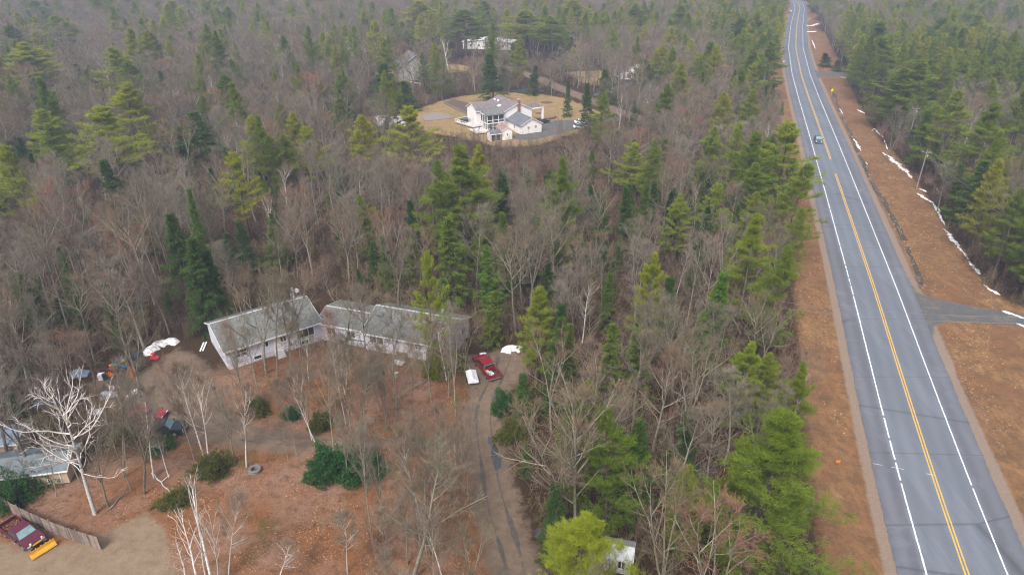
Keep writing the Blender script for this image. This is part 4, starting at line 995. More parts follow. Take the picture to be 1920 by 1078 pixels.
# thin trees standing on the leaf yard, round the drives and before the house
gyr = np.random.default_rng(77); cnt = 0; YP = gps([(600, 665), (880, 700), (880, 1078), (640, 1078), (700, 930), (640, 905), (430, 880), (230, 930), (235, 790), (300, 850), (420, 860), (440, 700)])
for _ in range(900):
    x, y = gyr.uniform(-58, -2), gyr.uniform(42, 82); P_ = np.array([[x, y]])
    if sdf(P_, YP)[0] < 0 or 2.6 - line_d(P_, DRIVE_C)[0] > 0 or sdf(P_, DRIVE_MID)[0] > -.2 or sdf(P_, HOUSE_Z)[0] > 0 and y > 79: continue
    if min(np.hypot(hc_np[:, 0] - x, hc_np[:, 1] - y)) < 1.3 or (ITEMS and min(math.hypot(a[2] - x, a[3] - y) for a in ITEMS[-cnt - 1:]) < 1.7): continue
    Hh = gyr.uniform(7, 14) if y < 70 else gyr.uniform(5, 9); bi = gyr.random() < .13
    ob_ = place_tree('birch' if bi else 'bare', 'birch_tree' if bi else 'bare_tree', x, y, Hh, gyr.uniform(1.3, 2.3), '', 'birch tree' if bi else 'bare tree', 'thin trees on the leaf yard', var=int(gyr.choice([0, 1, 2, 2, 4])))
    ITEMS.append((ob_, 'thin pale birch' if bi else 'thin bare tree', x, y, Hh * .6)); cnt += 1
    if cnt >= 46: break
unique_labels(ITEMS)
for ty, cn, h0, r0, nm, lab in ((0, 'bare_far', 16, 4.5, 'bare_wood', 'mass of leafless grey-brown trees running to the horizon'), (1, 'pine_far', 20, 4.3, 'pine_wood', 'pines scattered through the distant hazy wood'), (2, 'hem_far', 12, 2.7, 'hemlock_wood', 'dark hemlocks scattered through the distant wood')):
    A = np.array(stuff[ty]); dist = A[:, 1]
    def put(A, cname, name):
        n = len(A); c = len(LIB[cname].objects)
        pts = np.c_[A[:, 0], A[:, 1], gz(A[:, 0], A[:, 1]) - 0.1]; rots = np.c_[rng.normal(0, 0.03, (n, 2)), rng.uniform(0, 6.28, n)]
        gn_scatter(name, cname, pts, rots, np.c_[A[:, 3] / r0, A[:, 3] / r0, A[:, 2] / h0], rng.integers(0, c, n), lab, nm.replace('_', ' '))
    if ty == 0:
        m = A[:, 1] < 240; put(A[m], 'bare_mid', nm); put(A[~m], cn, 'far_' + nm)
    else: put(A, cn, nm)
# undergrowth
U = jitter_grid(-230, 260, 26, 330, 2.3); U = U[frustum(U)]; c = clearance(U); U = U[(c < -0.3) | ((sdf(U, OPEN) > 0) & (rng.random(len(U)) < 0.02))]
U = U[(sdf(U, LEAF) < 0) | (rng.random(len(U)) < 0.10)]
U = U[rng.random(len(U)) < 0.75 * np.clip(1.3 - U[:, 1] / 330, 0.2, 1)]; n = len(U); s = rng.uniform(0.5, 1.5, n)
gn_scatter('undergrowth', 'brush', np.c_[U, gz(U[:, 0], U[:, 1]) - 0.05], np.c_[rng.normal(0, 0.1, (n, 2)), rng.uniform(0, 6.28, n)], np.c_[s, s, s * rng.uniform(0.6, 1.3, n)], rng.integers(0, 5, n), 'brown tangle of brush and saplings on the wood floor', 'undergrowth')
# ------------------------------------------------------------------ building materials
def siding(name, c, pitch=0.115, dirt=0.12):
    m, t, b = nmat(name, 0.75, 0.25); tc = t.nodes.new('ShaderNodeTexCoord').outputs['Object']
    sp = t.nodes.new('ShaderNodeSeparateXYZ'); t.links.new(tc, sp.inputs[0])
    fr = mth(t, 'FRACT', mth(t, 'DIVIDE', sp.outputs['Z'], pitch * 2))
    col = ramp(t, noise(t, 0.8, 5, 0.7, tc), [(0.3, tuple(x * (1 - dirt) for x in c)), (0.7, c)])
    line = ramp(t, fr, [(0.0, (0.72, 0.72, 0.72)), (0.12, (1, 1, 1))])
    t.links.new(mix(t, 1.0, col, line, 'MULTIPLY'), b.inputs['Base Color']); bump(t, b, fr, 0.4, 0.02); return m
def shingle(name, a, c):
    m, t, b = nmat(name, 0.9, 0.15); tc = t.nodes.new('ShaderNodeTexCoord').outputs['Object']
    col = ramp(t, noise(t, 5, 6, 0.75, tc), [(0.3, a), (0.7, c)])
    col = mix(t, ramp(t, noise(t, 0.45, 5, 0.65, tc), [(0.42, (0, 0, 0)), (0.68, (0.7, 0.7, 0.7))]), col, tuple(x * 0.72 for x in a))
    mpz = t.nodes.new('ShaderNodeMapping'); mpz.inputs['Scale'].default_value = (3.0, 3.0, 0.25); t.links.new(tc, mpz.inputs['Vector'])
    col = mix(t, ramp(t, noise(t, 1.0, 6, 0.7, mpz.outputs[0]), [(0.45, (0, 0, 0)), (0.62, (0.55, 0.55, 0.55))]), col, tuple(x * 1.5 for x in c))
    col = mix(t, ramp(t, noise(t, 2.6, 6, 0.8, tc), [(0.62, (0, 0, 0)), (0.72, (0.6, 0.6, 0.6))]), col, (0.10, 0.075, 0.05))
    t.links.new(col, b.inputs['Base Color']); bump(t, b, noise(t, 14, 4, 0.7, tc), 0.4, 0.03); return m
M_side = siding('siding_lavender', (0.61, 0.62, 0.71)); M_side2 = siding('siding_cream', (0.80, 0.76, 0.74)); M_sideg = siding('siding_grey', (0.42, 0.42, 0.41)); M_found = plain('foundation', (0.52, 0.50, 0.55), 0.9)
M_roof = shingle('roof_grey', (0.095, 0.100, 0.095), (0.160, 0.165, 0.155)); M_roofb = shingle('roof_brown', (0.115, 0.095, 0.100), (0.19, 0.165, 0.17)); M_roofd = shingle('roof_dark', (0.085, 0.088, 0.105), (0.15, 0.155, 0.175)); M_roofr = shingle('roof_redbrown', (0.19, 0.115, 0.10), (0.28, 0.19, 0.17)); M_ridge = plain('ridge_cap', (0.46, 0.46, 0.46), 0.8)
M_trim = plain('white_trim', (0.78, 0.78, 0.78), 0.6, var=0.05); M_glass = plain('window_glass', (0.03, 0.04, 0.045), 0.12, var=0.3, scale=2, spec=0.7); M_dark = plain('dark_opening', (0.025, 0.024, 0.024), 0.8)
M_brick = plain('brick', (0.22, 0.12, 0.09), 0.9, var=0.3, scale=9); M_conc = plain('concrete', (0.42, 0.41, 0.40), 0.9, var=0.15); M_timber = plain('weathered_timber', (0.19, 0.145, 0.115), 0.9, var=0.3, scale=3); M_plank = plain('fence_plank', (0.20, 0.155, 0.130), 0.9, var=0.35, scale=1.5); _t = M_plank.node_tree; _b = _t.nodes['Principled BSDF']; _l = _b.inputs['Base Color'].links[0]; _s = _l.from_socket; _v = _t.nodes.new('ShaderNodeHueSaturation'); _t.links.new(_s, _v.inputs['Color'])
_t.links.new(mth(_t, 'MULTIPLY_ADD', _t.nodes.new('ShaderNodeObjectInfo').outputs['Random'], 0.9, 0.5), _v.inputs['Value']); _t.links.new(_v.outputs[0], _b.inputs['Base Color'])
M_deck = plain('deck_boards', (0.50, 0.45, 0.44), .8, var=.2, scale=1.5); M_door = plain('door_paint', (0.62, 0.60, 0.60), 0.5)
M_metal = plain('galvanised', (0.45, 0.47, 0.49), 0.45, 0.5, var=0.2); M_tin = plain('tin_roof', (0.15, 0.175, 0.19), 0.5, 0.3, var=0.3, scale=1.5); M_tan = plain('tan_board', (0.44, 0.33, 0.24), 0.85, var=0.12)
M_snow, t_, b_ = nmat('old_snow', 0.7, 0.3); t_.links.new(ramp(t_, noise(t_, 2.2, 6, 0.75, geo_pos(t_)), [(0.30, (0.26, 0.22, 0.19)), (0.46, (0.60, 0.58, 0.58)), (0.58, (0.82, 0.83, 0.87))]), b_.inputs['Base Color'])
M_stone = plain('field_stone', (0.25, 0.235, 0.225), 0.95, var=0.4, scale=2)
M_tyre = plain('tyre_rubber', (0.025, 0.025, 0.027), 0.85); M_rim = plain('wheel_rim', (0.45, 0.46, 0.48), 0.35, 0.7); M_chrome = plain('chrome', (0.65, 0.66, 0.68), 0.25, 0.9, var=0.03); M_black = plain('black_plastic', (0.03, 0.03, 0.032), 0.6)
def paint(name, c, rough=0.3): return plain(name, c, rough, 0.0, var=0.28, scale=1.1, spec=0.6)
M_maroon = paint('maroon_paint', (0.085, 0.012, 0.030)); M_redp = paint('red_paint', (0.21, 0.010, 0.018)); M_redo = paint('faded_red_paint', (0.26, 0.035, 0.050)); M_blk = paint('black_paint', (0.020, 0.026, 0.034)); M_teal = paint('teal_paint', (0.035, 0.085, 0.11)); M_whitep = paint('white_paint_car', (0.75, 0.76, 0.78)); M_yel = plain('plow_yellow', (0.60, 0.30, 0.02), 0.5, var=0.18, scale=3)
M_wind = plain('windscreen', (0.16, 0.26, 0.27), 0.08, var=0.35, scale=1.5, spec=0.9); M_lamp = plain('lamp_glass', (0.60, 0.60, 0.56), 0.2); M_tail = plain('tail_lamp', (0.35, 0.01, 0.01), 0.3)
M_leafpile = plain('leaf_load', (0.22, 0.09, 0.035), 0.95, var=0.6, scale=14)

def frame_m(x, y, rz, z=0): return Matrix.Translation((x, y, z)) @ Matrix.Rotation(rz, 4, 'Z')
def window(par, M, cx, cz, w, h, y=0.0, mull=1, bars=0, axis='front', depth=0.06, label=None):
    """window on a wall whose outward normal is -y (front) in frame M; centre (cx, cz)"""
    f = MB(M); t_ = 0.09
    f.box(cx - w / 2 - t_, cx + w / 2 + t_, y - depth, y - 0.002, cz + h / 2, cz + h / 2 + t_); f.box(cx - w / 2 - t_, cx + w / 2 + t_, y - depth, y - 0.002, cz - h / 2 - t_, cz - h / 2)
    f.box(cx - w / 2 - t_, cx - w / 2, y - depth, y - 0.002, cz - h / 2, cz + h / 2); f.box(cx + w / 2, cx + w / 2 + t_, y - depth, y - 0.002, cz - h / 2, cz + h / 2)
    for i in range(mull):
        x = cx - w / 2 + w * (i + 1) / (mull + 1); f.box(x - 0.035, x + 0.035, y - depth + .005, y - 0.002, cz - h / 2, cz + h / 2)
    for i in range(bars):
        z = cz - h / 2 + h * (i + 1) / (bars + 1); f.box(cx - w / 2, cx + w / 2, y - depth + 0.012, y - 0.002, z - 0.025, z + 0.025)
    fo = f.build('window', M_trim, par)
    MB(M).box(cx - w / 2, cx + w / 2, y - 0.022, y - 0.004, cz - h / 2, cz + h / 2).build('pane', M_glass, fo)
    return fo
def roof_slab(par, M, x0, x1, y0, z0, y1, z1, mat, th=0.14, name='roof'):
    """sloping slab from (y0,z0) to (y1,z1) along x0..x1"""
    return MB(M).add([(x0, y0, z0), (x1, y0, z0), (x1, y1, z1), (x0, y1, z1), (x0, y0, z0 - th), (x1, y0, z0 - th), (x1, y1, z1 - th), (x0, y1, z1 - th)],
                     [(0, 1, 2, 3), (7, 6, 5, 4), (0, 4, 5, 1), (1, 5, 6, 2), (2, 6, 7, 3), (3, 7, 4, 0)]).build(name, mat, par)
def gable(par, M, L, D, he, hr, yr, wallm, roofm, ox=0.35, oy=0.45, base=0.0, ridge_cap=True, xa=None):
    """walls 0..L x 0..D, eaves height he, ridge height hr at y=yr; ridge along x"""
    x0, x1 = 0, L
    MB(M).add([(x0, 0, base), (x1, 0, base), (x1, D, base), (x0, D, base), (x0, 0, he), (x1, 0, he), (x1, D, he), (x0, D, he), (x0, yr, hr - 0.02), (x1, yr, hr - 0.02)],
              [(0, 1, 5, 4), (2, 3, 7, 6), (0, 4, 8, 7, 3), (1, 2, 6, 9, 5), (0, 3, 2, 1)]).build('wall', wallm, par)
    s1 = (hr - he) / yr; s2 = (hr - he) / (D - yr)
    a = roof_slab(par, M, x0 - ox, x1 + ox, -oy, he - s1 * oy + 0.16, yr, hr + 0.16, roofm)
    b = roof_slab(par, M, x0 - ox, x1 + ox, yr, hr + 0.16, D + oy, he - s2 * oy + 0.16, roofm)
    if ridge_cap: MB(M).box(x0 - ox, x1 + ox, yr - 0.12, yr + 0.12, hr + 0.155, hr + 0.20).build('ridge_cap', M_ridge, par)
    f = MB(M)       # fascia boards
    f.box(x0 - ox, x1 + ox, -oy - 0.03, -oy - 0.002, he - s1 * oy - 0.05, he - s1 * oy + 0.15)
    f.build('fascia', M_trim, par)
    for xx in (x0 - ox, x1 + ox):
        g = MB(M); sg = -1 if xx < x0 else 1
        xl, xh = (xx - 0.03, xx - 0.002) if sg < 0 else (xx + 0.002, xx + 0.03)
        for ya, za, yb, zb in ((-oy, he - s1 * oy, yr, hr), (yr, hr, D + oy, he - s2 * oy)):
            g.add([(xl, ya, za), (xh, ya, za), (xh, yb, zb), (xl, yb, zb), (xl, ya, za + 0.17), (xh, ya, za + 0.17), (xh, yb, zb + 0.17), (xl, yb, zb + 0.17)], [(0, 3, 2, 1), (4, 5, 6, 7), (0, 1, 5, 4), (2, 3, 7, 6), (1, 2, 6, 5), (0, 4, 7, 3)])
        g.build('bargeboard', M_trim, par)

# ------------------------------------------------------------------ long L-shaped house
house = thing('long_house', 'long L-shaped single-storey house with lavender siding and grey shingle roof', 'house', (0, 0, 0))
A = Vector((-39.5, 78.8)); B_ = Vector((-28.7, 86.6)); C_ = Vector((-9.2, 80.2))
a1 = math.atan2(B_.y - A.y, B_.x - A.x); L1_ = (B_ - A).length; M1 = frame_m(A.x, A.y, a1)
gable(house, M1, L1_ + 0.4, 9.3, 3.15, 4.7, 5.6, M_side, M_roof, ox=0.3)
MB(M1).box(-0.04, L1_ + 0.2, -0.05, -0.003, 0, 0.85).build('foundation', M_found, house)
window(house, M1, 1.9, 2.1, 1.75, 1.05, mull=1, bars=1); window(house, M1, 5.4, 2.2, 0.85, 0.75); window(house, M1, 8.0, 2.2, 0.8, 0.8)
w_ = window(house, M1, 11.3, 2.05, 2.5, 1.25, mull=2); window(house, M1, 4.1, 0.62, 1.0, 0.5, y=-0.05, mull=0); window(house, M1, 11.0, 0.62, 1.0, 0.5, y=-0.05, mull=0); window(house, M1, 8.9, 0.9, 0.5, 0.6, y=-0.05, mull=0)
d = MB(M1).box(6.6, 7.5, -0.07, -0.003, 0.75, 2.75).build('door', M_door, house); MB(M1).box(7.3, 7.36, -0.12, -0.07, 1.7, 1.76).build('handle', M_chrome, d)
st = MB(M1)
for i in range(4): st.box(6.4, 7.7, -0.35 - 0.28 * (4 - i), -0.36 - 0.28 * (3 - i) + 0.001, 0, 0.18 * (i + 1))
st.box(6.4, 7.7, -0.35, -0.072, 0, 0.74); st.build('steps', M_conc, house)
MB(M1).box(12.5, 12.95, 8.2, 8.65, 3.4, 5.4).build('chimney', M_conc, house)
a2 = math.atan2(C_.y - B_.y, C_.x - B_.x); L2_ = (C_ - B_).length; M2 = frame_m(B_.x, B_.y, a2)
gable(house, M2 @ Matrix.Translation((-0.3, 0.25, 0)), 8.0, 6.6, 3.05, 4.0, 3.0, M_side, M_roof, ox=0.1, oy=0.4)
gable(house, M2 @ Matrix.Translation((7.75, 0, 0)), L2_ - 7.75, 8.6, 3.0, 4.75, 4.6, M_side, M_roof, ox=0.4)
MB(M2).box(7.72, L2_ + 0.03, -0.05, -0.003, 0, 0.75).build('foundation', M_found, house)
window(house, M2, 9.6, 2.0, 2.1, 1.2, mull=1); window(house, M2, 10.1, 0.55, 1.0, 0.45, y=-0.05, mull=0); window(house, M2, 16.2, 2.1, 0.85, 0.8, bars=1); window(house, M2, 18.4, 2.1, 1.3, 0.9)
window(house, M2 @ Matrix.Translation((0, 0.25, 0)), 2.0, 1.9, 1.3, 1.0); window(house, M2 @ Matrix.Translation((0, 0.25, 0)), 5.3, 1.9, 1.3, 1.0)
d = MB(M2).box(13.2, 14.1, -0.07, -0.003, 0.7, 2.7).build('door', M_door, house); MB(M2).box(13.9, 13.96, -0.12, -0.07, 1.6, 1.66).build('handle', M_chrome, d)
st = MB(M2)
for i in range(4): st.box(13.0, 14.4, -1.3 + 0.27 * i, -1.035 + 0.27 * i, 0, 0.17 * (i + 1))
st.box(13.0, 14.4, -0.22, -0.07, 0, 0.7); st.build('steps', M_timber, house)
dk = MB(M2).box(13.0, 14.6, -2.3, -1.31, 0, 0.12).build('landing', M_conc, house)
ME_ = M2 @ Matrix.Translation((L2_, 0, 0)) @ Matrix.Rotation(R(90), 4, 'Z')
window(house, ME_, 3.0, 2.0, 1.1, 1.0); window(house, ME_, 6.3, 2.0, 1.1, 1.0)
MB(M2).box(17.5, 17.9, 5.4, 5.8, 4.0, 5.4).build('chimney', M_metal, house)
for vx, vy in ((3.5, 4.5), (9.0, 6.3)):
    MB(M1).tube([(vx, vy, 4.2), (vx, vy, 5.0)], 0.07, 8).build('vent_pipe', M_metal, house)
MB(M2).box(8.3, 9.4, 2.6, 3.6, 4.30, 4.46).build('skylight', M_tin, house)
# satellite dish
dish = thing('satellite_dish', 'small grey satellite dish on the roof corner of the long house', 'satellite dish', (0, 0, 0))
dm = M1 @ Matrix.Translation((13.3, 8.0, 4.05)); MB(dm).tube([(0, 0, 0), (0, 0, 0.9)], 0.03, 6).build('mast', M_metal, dish)
mbd = MB(dm @ Matrix.Translation((0, -0.1, 1.0)) @ Matrix.Rotation(R(60), 4, 'X')); rings = []
for q in range(5): rings.append([(0.09 * q * 1.0 * math.cos(k * math.pi / 6), 0.09 * q * math.sin(k * math.pi / 6), 0.012 * q * q) for k in range(12)] if q else [(0.01 * math.cos(k * math.pi / 6), 0.01 * math.sin(k * math.pi / 6), 0) for k in range(12)])
mbd.loft(rings).build('reflector', M_metal, dish)
# pale boards leaning by the left gable
for i, (px, py) in enumerate([(384, 650), (379, 651)]):
    x, y = gp(px, py); o = MB(frame_m(x, y, R(100))).box(-1.2, 1.2, -0.09, 0.09, 0.02, 0.16).build('gutter_length', M_trim, None, bevel=0.01)
    tag(o, 'white gutter length lying left of the house, ' + ('nearer the wall' if i == 0 else 'farther from the wall'), 'gutter')

# ------------------------------------------------------------------ far white house
fh = thing('white_house', 'white multi-level house with brown roofs and glazed sunroom on the far lawn', 'house', (0, 0, 0))
th = R(28); c_, s_ = math.cos(th), math.sin(th)
Mg = frame_m(2.7, 204.0, th)                          # gable end facing us along x; ridge runs back
def gable_back(par, M, Wd, Dp, he, hr, wm_, rm_, oh=0.4, cap=False, xr=None):
    """like gable() but with the gable end on the front: ridge along y"""
    xr = xr or Wd / 2
    Mr = M @ Matrix.Translation((Wd, 0, 0)) @ Matrix.Rotation(R(90), 4, 'Z')   # its x = our y, its y = -our x
    gable(par, Mr, Dp, Wd, he, hr, Wd - xr, wm_, rm_, ox=oh, oy=oh, ridge_cap=cap)
gable_back(fh, Mg, 7.2, 9.0, 2.7, 4.6, M_side2, M_roofd)
window(fh, Mg, 2.6, 1.7, 0.6, 0.8); window(fh, Mg, 5.1, 1.8, 0.6, 0.8)
Mg2 = Mg @ Matrix.Rotation(R(-90), 4, 'Z')            # left side wall of the garage
window(fh, Mg2, -4.0, 1.5, 0.8, 0.9)
Mgr = Mg @ Matrix.Translation((7.2, 0, 0)) @ Matrix.Rotation(R(90), 4, 'Z')
for k_ in range(2): MB(Mgr).box(1.0 + 4 * k_, 4.0 + 4 * k_, -0.05, -0.003, 0.03, 2.3).build('garage_door', M_trim, fh)
Mm = frame_m(-3.0, 211.4, th)                         # main block
gable_back(fh, Mm, 10.5, 13.0, 4.9, 7.2, M_side2, M_roofb, xr=5.6)
MB(Mm).box(5.35, 6.15, -0.5, -0.003, 0, 8.3).build('chimney', M_brick, fh)
MB(Mm).box(5.25, 6.25, -0.6, 0.15, 8.3, 8.45).build('chimney_cap', M_conc, fh)
roof_slab(fh, Mm, 10.4, 14.4, -0.5, 5.2, 4.0, 5.6, M_roofb, name='porch_roof'); MB(Mm).box(10.4, 14.5, -0.56, -0.502, 4.95, 5.25).build('fascia', M_trim, fh)
for px_ in (14.1,): MB(Mm).box(px_, px_ + 0.5, -0.4, 0.1, 0, 5.04).build('porch_post', M_trim, fh)
for sx_ in (1.1, 2.5):
    MB(Mm @ Matrix.Translation((0, 0, 0))).add([(sx_, 4.6 + .0, 5.45 + 0.12 + 0), (sx_ + 0.9, 4.6, 5.82 + 0.12), (sx_ + 0.9, 6.0, 5.82 + 0.12), (sx_, 6.0, 5.45 + 0.12)] + [(sx_, 4.6, 5.75), (sx_ + 0.9, 4.6, 6.12), (sx_ + 0.9, 6.0, 6.12), (sx_, 6.0, 5.75)], [(0, 3, 2, 1), (4, 5, 6, 7), (0, 1, 5, 4), (1, 2, 6, 5), (2, 3, 7, 6), (3, 0, 4, 7)]).build('skylight', M_trim, fh)
for vx, vy in ((3.2, 9.0), (2.6, 10.4)): MB(Mm).cbox(vx, vy, 6.5, 0.5, 0.5, 0.7).build('roof_vent', M_trim, fh)
# cross gable to the left rear
Mx = frame_m(-11.2, 214.8, th); gable(fh, Mx, 9.5, 7.0, 4.6, 6.4, 3.4, M_side2, M_roofb, ridge_cap=False); window(fh, Mx, 1.6, 3.6, 0.8, 1.0); 
# sunroom on posts
Ms = frame_m(-7.6, 207.2, th); MB(Ms).box(0, 5.9, 0, 4.6, 2.25, 2.5).build('sunroom_floor', M_trim, fh)
sr = MB(Ms); 
for x in (0, 1.95, 3.9, 5.75): sr.box(x, x + 0.17, 0, 0.17, 0, 4.9)
for y in (1.5, 3.0, 4.43): sr.box(0, 0.17, y, y + 0.17, 0, 4.9)
sr.box(0, 5.92, -0.02, 0.15, 4.72, 4.95); sr.box(-0.02, 0.15, 0, 4.6, 4.72, 4.95); sr.box(0, 5.92, 0.0, 0.12, 3.2, 3.32)
sr.build('sunroom_frame', M_trim, fh)
for x in (0.17, 2.12, 4.07): MB(Ms).box(x, x + 1.7, 0.06, 0.09, 2.5, 4.72).build('glazing', M_glass, fh)
for y in (0.17, 1.67, 3.17): MB(Ms).box(0.06, 0.09, y, y + 1.3, 2.5, 4.72).build('glazing', M_glass, fh)
roof_slab(fh, Ms, -0.35, 6.2, -0.4, 5.05, 5.0, 6.15, M_roof, name='sunroom_roof')
MB(Ms).box(0.3, 5.6, 4.0, 4.2, 0, 2.24).build('lower_wall', M_side2, fh)
for x in (1.0, 3.0): window(fh, Ms @ Matrix.Translation((0, 4.0, 0)), x + 0.5, 1.3, 1.2, 0.9)
# deck and rails
Md = frame_m(-18.3, 217.6, R(-48)); dkp = MB(Md); 
MB(Md).box(0, 9.5, 0, 7.5, 0.35, 0.55).build('deck', M_deck, fh)
for k_ in range(8): MB(Md).box(k_ * 1.33, k_ * 1.33 + 0.1, 0, 0.1, 0.55, 1.5).build('deck_post', M_trim, fh)
rl = MB(Md); rl.box(0, 9.5, 0.01, 0.09, 1.42, 1.5); rl.box(0, 9.5, 0.02, 0.08, 0.95, 1.0); rl.box(0.01, 0.09, 0, 7.5, 1.42, 1.5); rl.build('deck_rail', M_trim, fh)
Me = frame_m(-8.8, 206.6, th); MB(Me).box(-3.2, 1.4, -2.0, 4, 0.3, 0.5).build('deck', M_deck, fh)
rl = MB(Me); rl.box(-3.2, 1.4, -2.0, -1.92, 1.25, 1.35)
for k_ in range(16): rl.box(-3.2 + k_ * 0.3, -3.14 + k_ * 0.3, -1.99, -1.93, 0.5, 1.25)
rl.build('deck_rail', M_trim, fh)
tub = thing('hot_tub', 'round dark covered tub on the pale deck of the white house', 'hot tub', (-15.0, 217.6, 0.55))
MB().tube([(0, 0, 0), (0, 0, 0.9)], 1.55, 20).build('shell', M_black, tub); MB().tube([(0, 0, 0.9), (0, 0, 1.02)], 1.5, 20).build('lid', paint('navy_vinyl', (0.04, 0.045, 0.09)), tub)
pst = MB().box(-13.62, -13.4, 213.6, 213.82, 0.5, 4.6).build('white_post', M_trim); tag(pst, 'tall white post standing at the deck beside the round tub', 'post')
# two sheds below
Mh1 = frame_m(-2.9, 197.6, R(22)); shd = thing('pink_shed', 'small cream shed with red-brown roof in front of the white house', 'shed'); gable_back(shd, Mh1, 3.2, 5.2, 2.7, 3.7, M_side2, M_roofr, oh=0.25); window(shd, Mh1, 1.7, 1.5, 0.35, 0.7, mull=0)
Mh2 = frame_m(-6.2, 196.1, R(22)); sh2 = thing('grey_shed', 'open-fronted shed with grey roof left of the cream shed', 'shed')
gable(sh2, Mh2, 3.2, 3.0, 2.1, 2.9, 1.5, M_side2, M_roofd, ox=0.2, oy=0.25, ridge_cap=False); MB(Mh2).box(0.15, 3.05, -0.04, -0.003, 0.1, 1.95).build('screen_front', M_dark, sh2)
for k_ in range(3): MB(Mh2).box(0.1 + k_ * 1.45, 0.2 + k_ * 1.45, -0.09, -0.045, 0, 2.0).build('post', M_trim, sh2)
# planting beds and edging
def ground_patch(name, px_list, mat, label, cat, z0=0.0, h=0.12, rough=0.0):
    pts = gps(px_list); o = MB().prism(pts, z0, z0 + h).build(name, mat, bevel=0.0); tag(o, label, cat); return o
M_mulch = plain('bark_mulch', (0.10, 0.068, 0.055), 0.95, var=0.45, scale=5)
ground_patch('garden_bed', [(833, 194), (852, 188), (880, 196), (906, 210), (900, 222), (872, 213)], M_mulch, 'long dark mulched bed on the lawn left of the white house', 'garden bed', h=0.35)
bed_e = gps([(833, 194), (872, 213), (900, 222)]); e = MB(); e.tube([(x, y, 0.25) for x, y in bed_e], 0.22, 6); tag(e.build('timber_edging', M_timber), 'timber edging along the lower side of the dark bed', 'edging')
ground_patch('garden_bed', [(790, 218), (812, 212), (842, 216), (848, 222), (820, 226), (795, 227)], plain('grey_mulch', (0.21, 0.175, 0.165), 0.95, var=0.5, scale=4), 'pale grey irregular bed left of the deck', 'garden bed', h=0.2)
ground_patch('garden_bed', [(955, 172), (985, 168), (1018, 170), (1022, 175), (985, 177)], M_black, 'black covered strip along the back edge of the lawn', 'garden bed', h=0.3)
for (px, py, w, lab) in ((1025, 193, 2.2, 'dark mulch ring around the trees on the lawn'), (1010, 213, 1.2, 'small dark mulch ring on the lawn by the garage'), (1123, 241, 1.6, 'small dark mulch mound right of the paved driveway')):
    x, y = gp(px, py); o = MB().prism([(x + w * math.cos(k * .7), y + w * 0.8 * math.sin(k * .7)) for k in range(9)], 0, 0.15).build('mulch_ring', M_mulch); tag(o, lab, 'mulch ring')
x, y = gp(1005, 224); wl = thing('stone_wall', 'low curved brown retaining wall at the top of the paved driveway', 'wall', (x, y, 0))
q = gps([(1007, 227), (1020, 227), (1034, 225), (1044, 222)])
for (xa, ya), (xb, yb) in zip(q[:-1], q[1:]):
    n_ = 5
    for k_ in range(n_):
        for r_ in range(2):
            f0, f1 = (k_ + 0.04) / n_, (k_ + 0.96) / n_
            aa = math.atan2(yb - ya, xb - xa); Ls = math.hypot(xb - xa, yb - ya)
            MB(frame_m(xa - x, ya - y, aa)).box(Ls * f0, Ls * f1, random.uniform(-.05, .05), 0.5, r_ * 0.4, r_ * 0.4 + 0.38).build('block', M_brick if (k_ + r_) % 2 else M_timber, wl)
# pale half pipe shelter / tarp left of the lawn
tp = thing('tarp_shelter', 'crumpled pale tarp shelter left of the far lawn', 'tarp shelter', (*gp(733, 232), 0))
rings = []
for i in range(7):
    xx = -5 + i * 1.7; rings.append([(xx, 3.2 * math.cos(math.pi * k / 8) + random.uniform(-.2, .2), max(0, (2.2 + random.uniform(-.3, .3)) * math.sin(math.pi * k / 8))) for k in range(9)])
MB().loft(rings).build('cover', plain('tarp_pale', (0.50, 0.46, 0.50), 0.7, var=0.25, scale=0.8), tp)
# far houses
def far_house(name, label, px, py, rz, Wd, Dp, he, hr, wm_, rm_, wins=2):
    x, y = gp(px, py); o = thing(name, label, 'house'); M = frame_m(x, y, rz); gable_back(o, M, Wd, Dp, he, hr, wm_, rm_, oh=0.5)
    for k_ in range(wins): window(o, M, Wd * (k_ + 1) / (wins + 1), he * 0.55, 1.0, 1.2)
    return o, M
far_house('grey_house', 'tall grey house with steep dark roof seen through trees, upper centre', 755, 152, R(20), 12.5, 13, 5.5, 10.0, M_sideg, M_roofd, 3)
far_house('blue_house', 'pale blue distant house at the upper left of the grey house', 640, 108, R(5), 9, 9, 5, 8, plain('wall_paleblue', (0.42, 0.50, 0.62), 0.8), M_roofd)
far_house('white_cottage', 'small white distant cottage left of the grey house', 678, 98, R(-10), 5, 6, 4.5, 6.5, M_side2, M_roofd, 1)
hb, Mb = far_house('brown_cottage', 'low cottage with brown door panel behind the right firs', 1163, 150, R(8), 13, 10, 3.2, 6.2, M_side2, M_roofb, 3)
MB(Mb).box(5.9, 8.0, -0.12, -0.004, 0, 4.3).build('door', M_brick, hb)
far_house('parking_building', 'long low white-roofed building in the distant trees at top centre', 868, 92, R(-12), 26, 12, 3.5, 5.0, M_side2, plain('roof_white', (0.62, 0.63, 0.66), 0.7), 5)

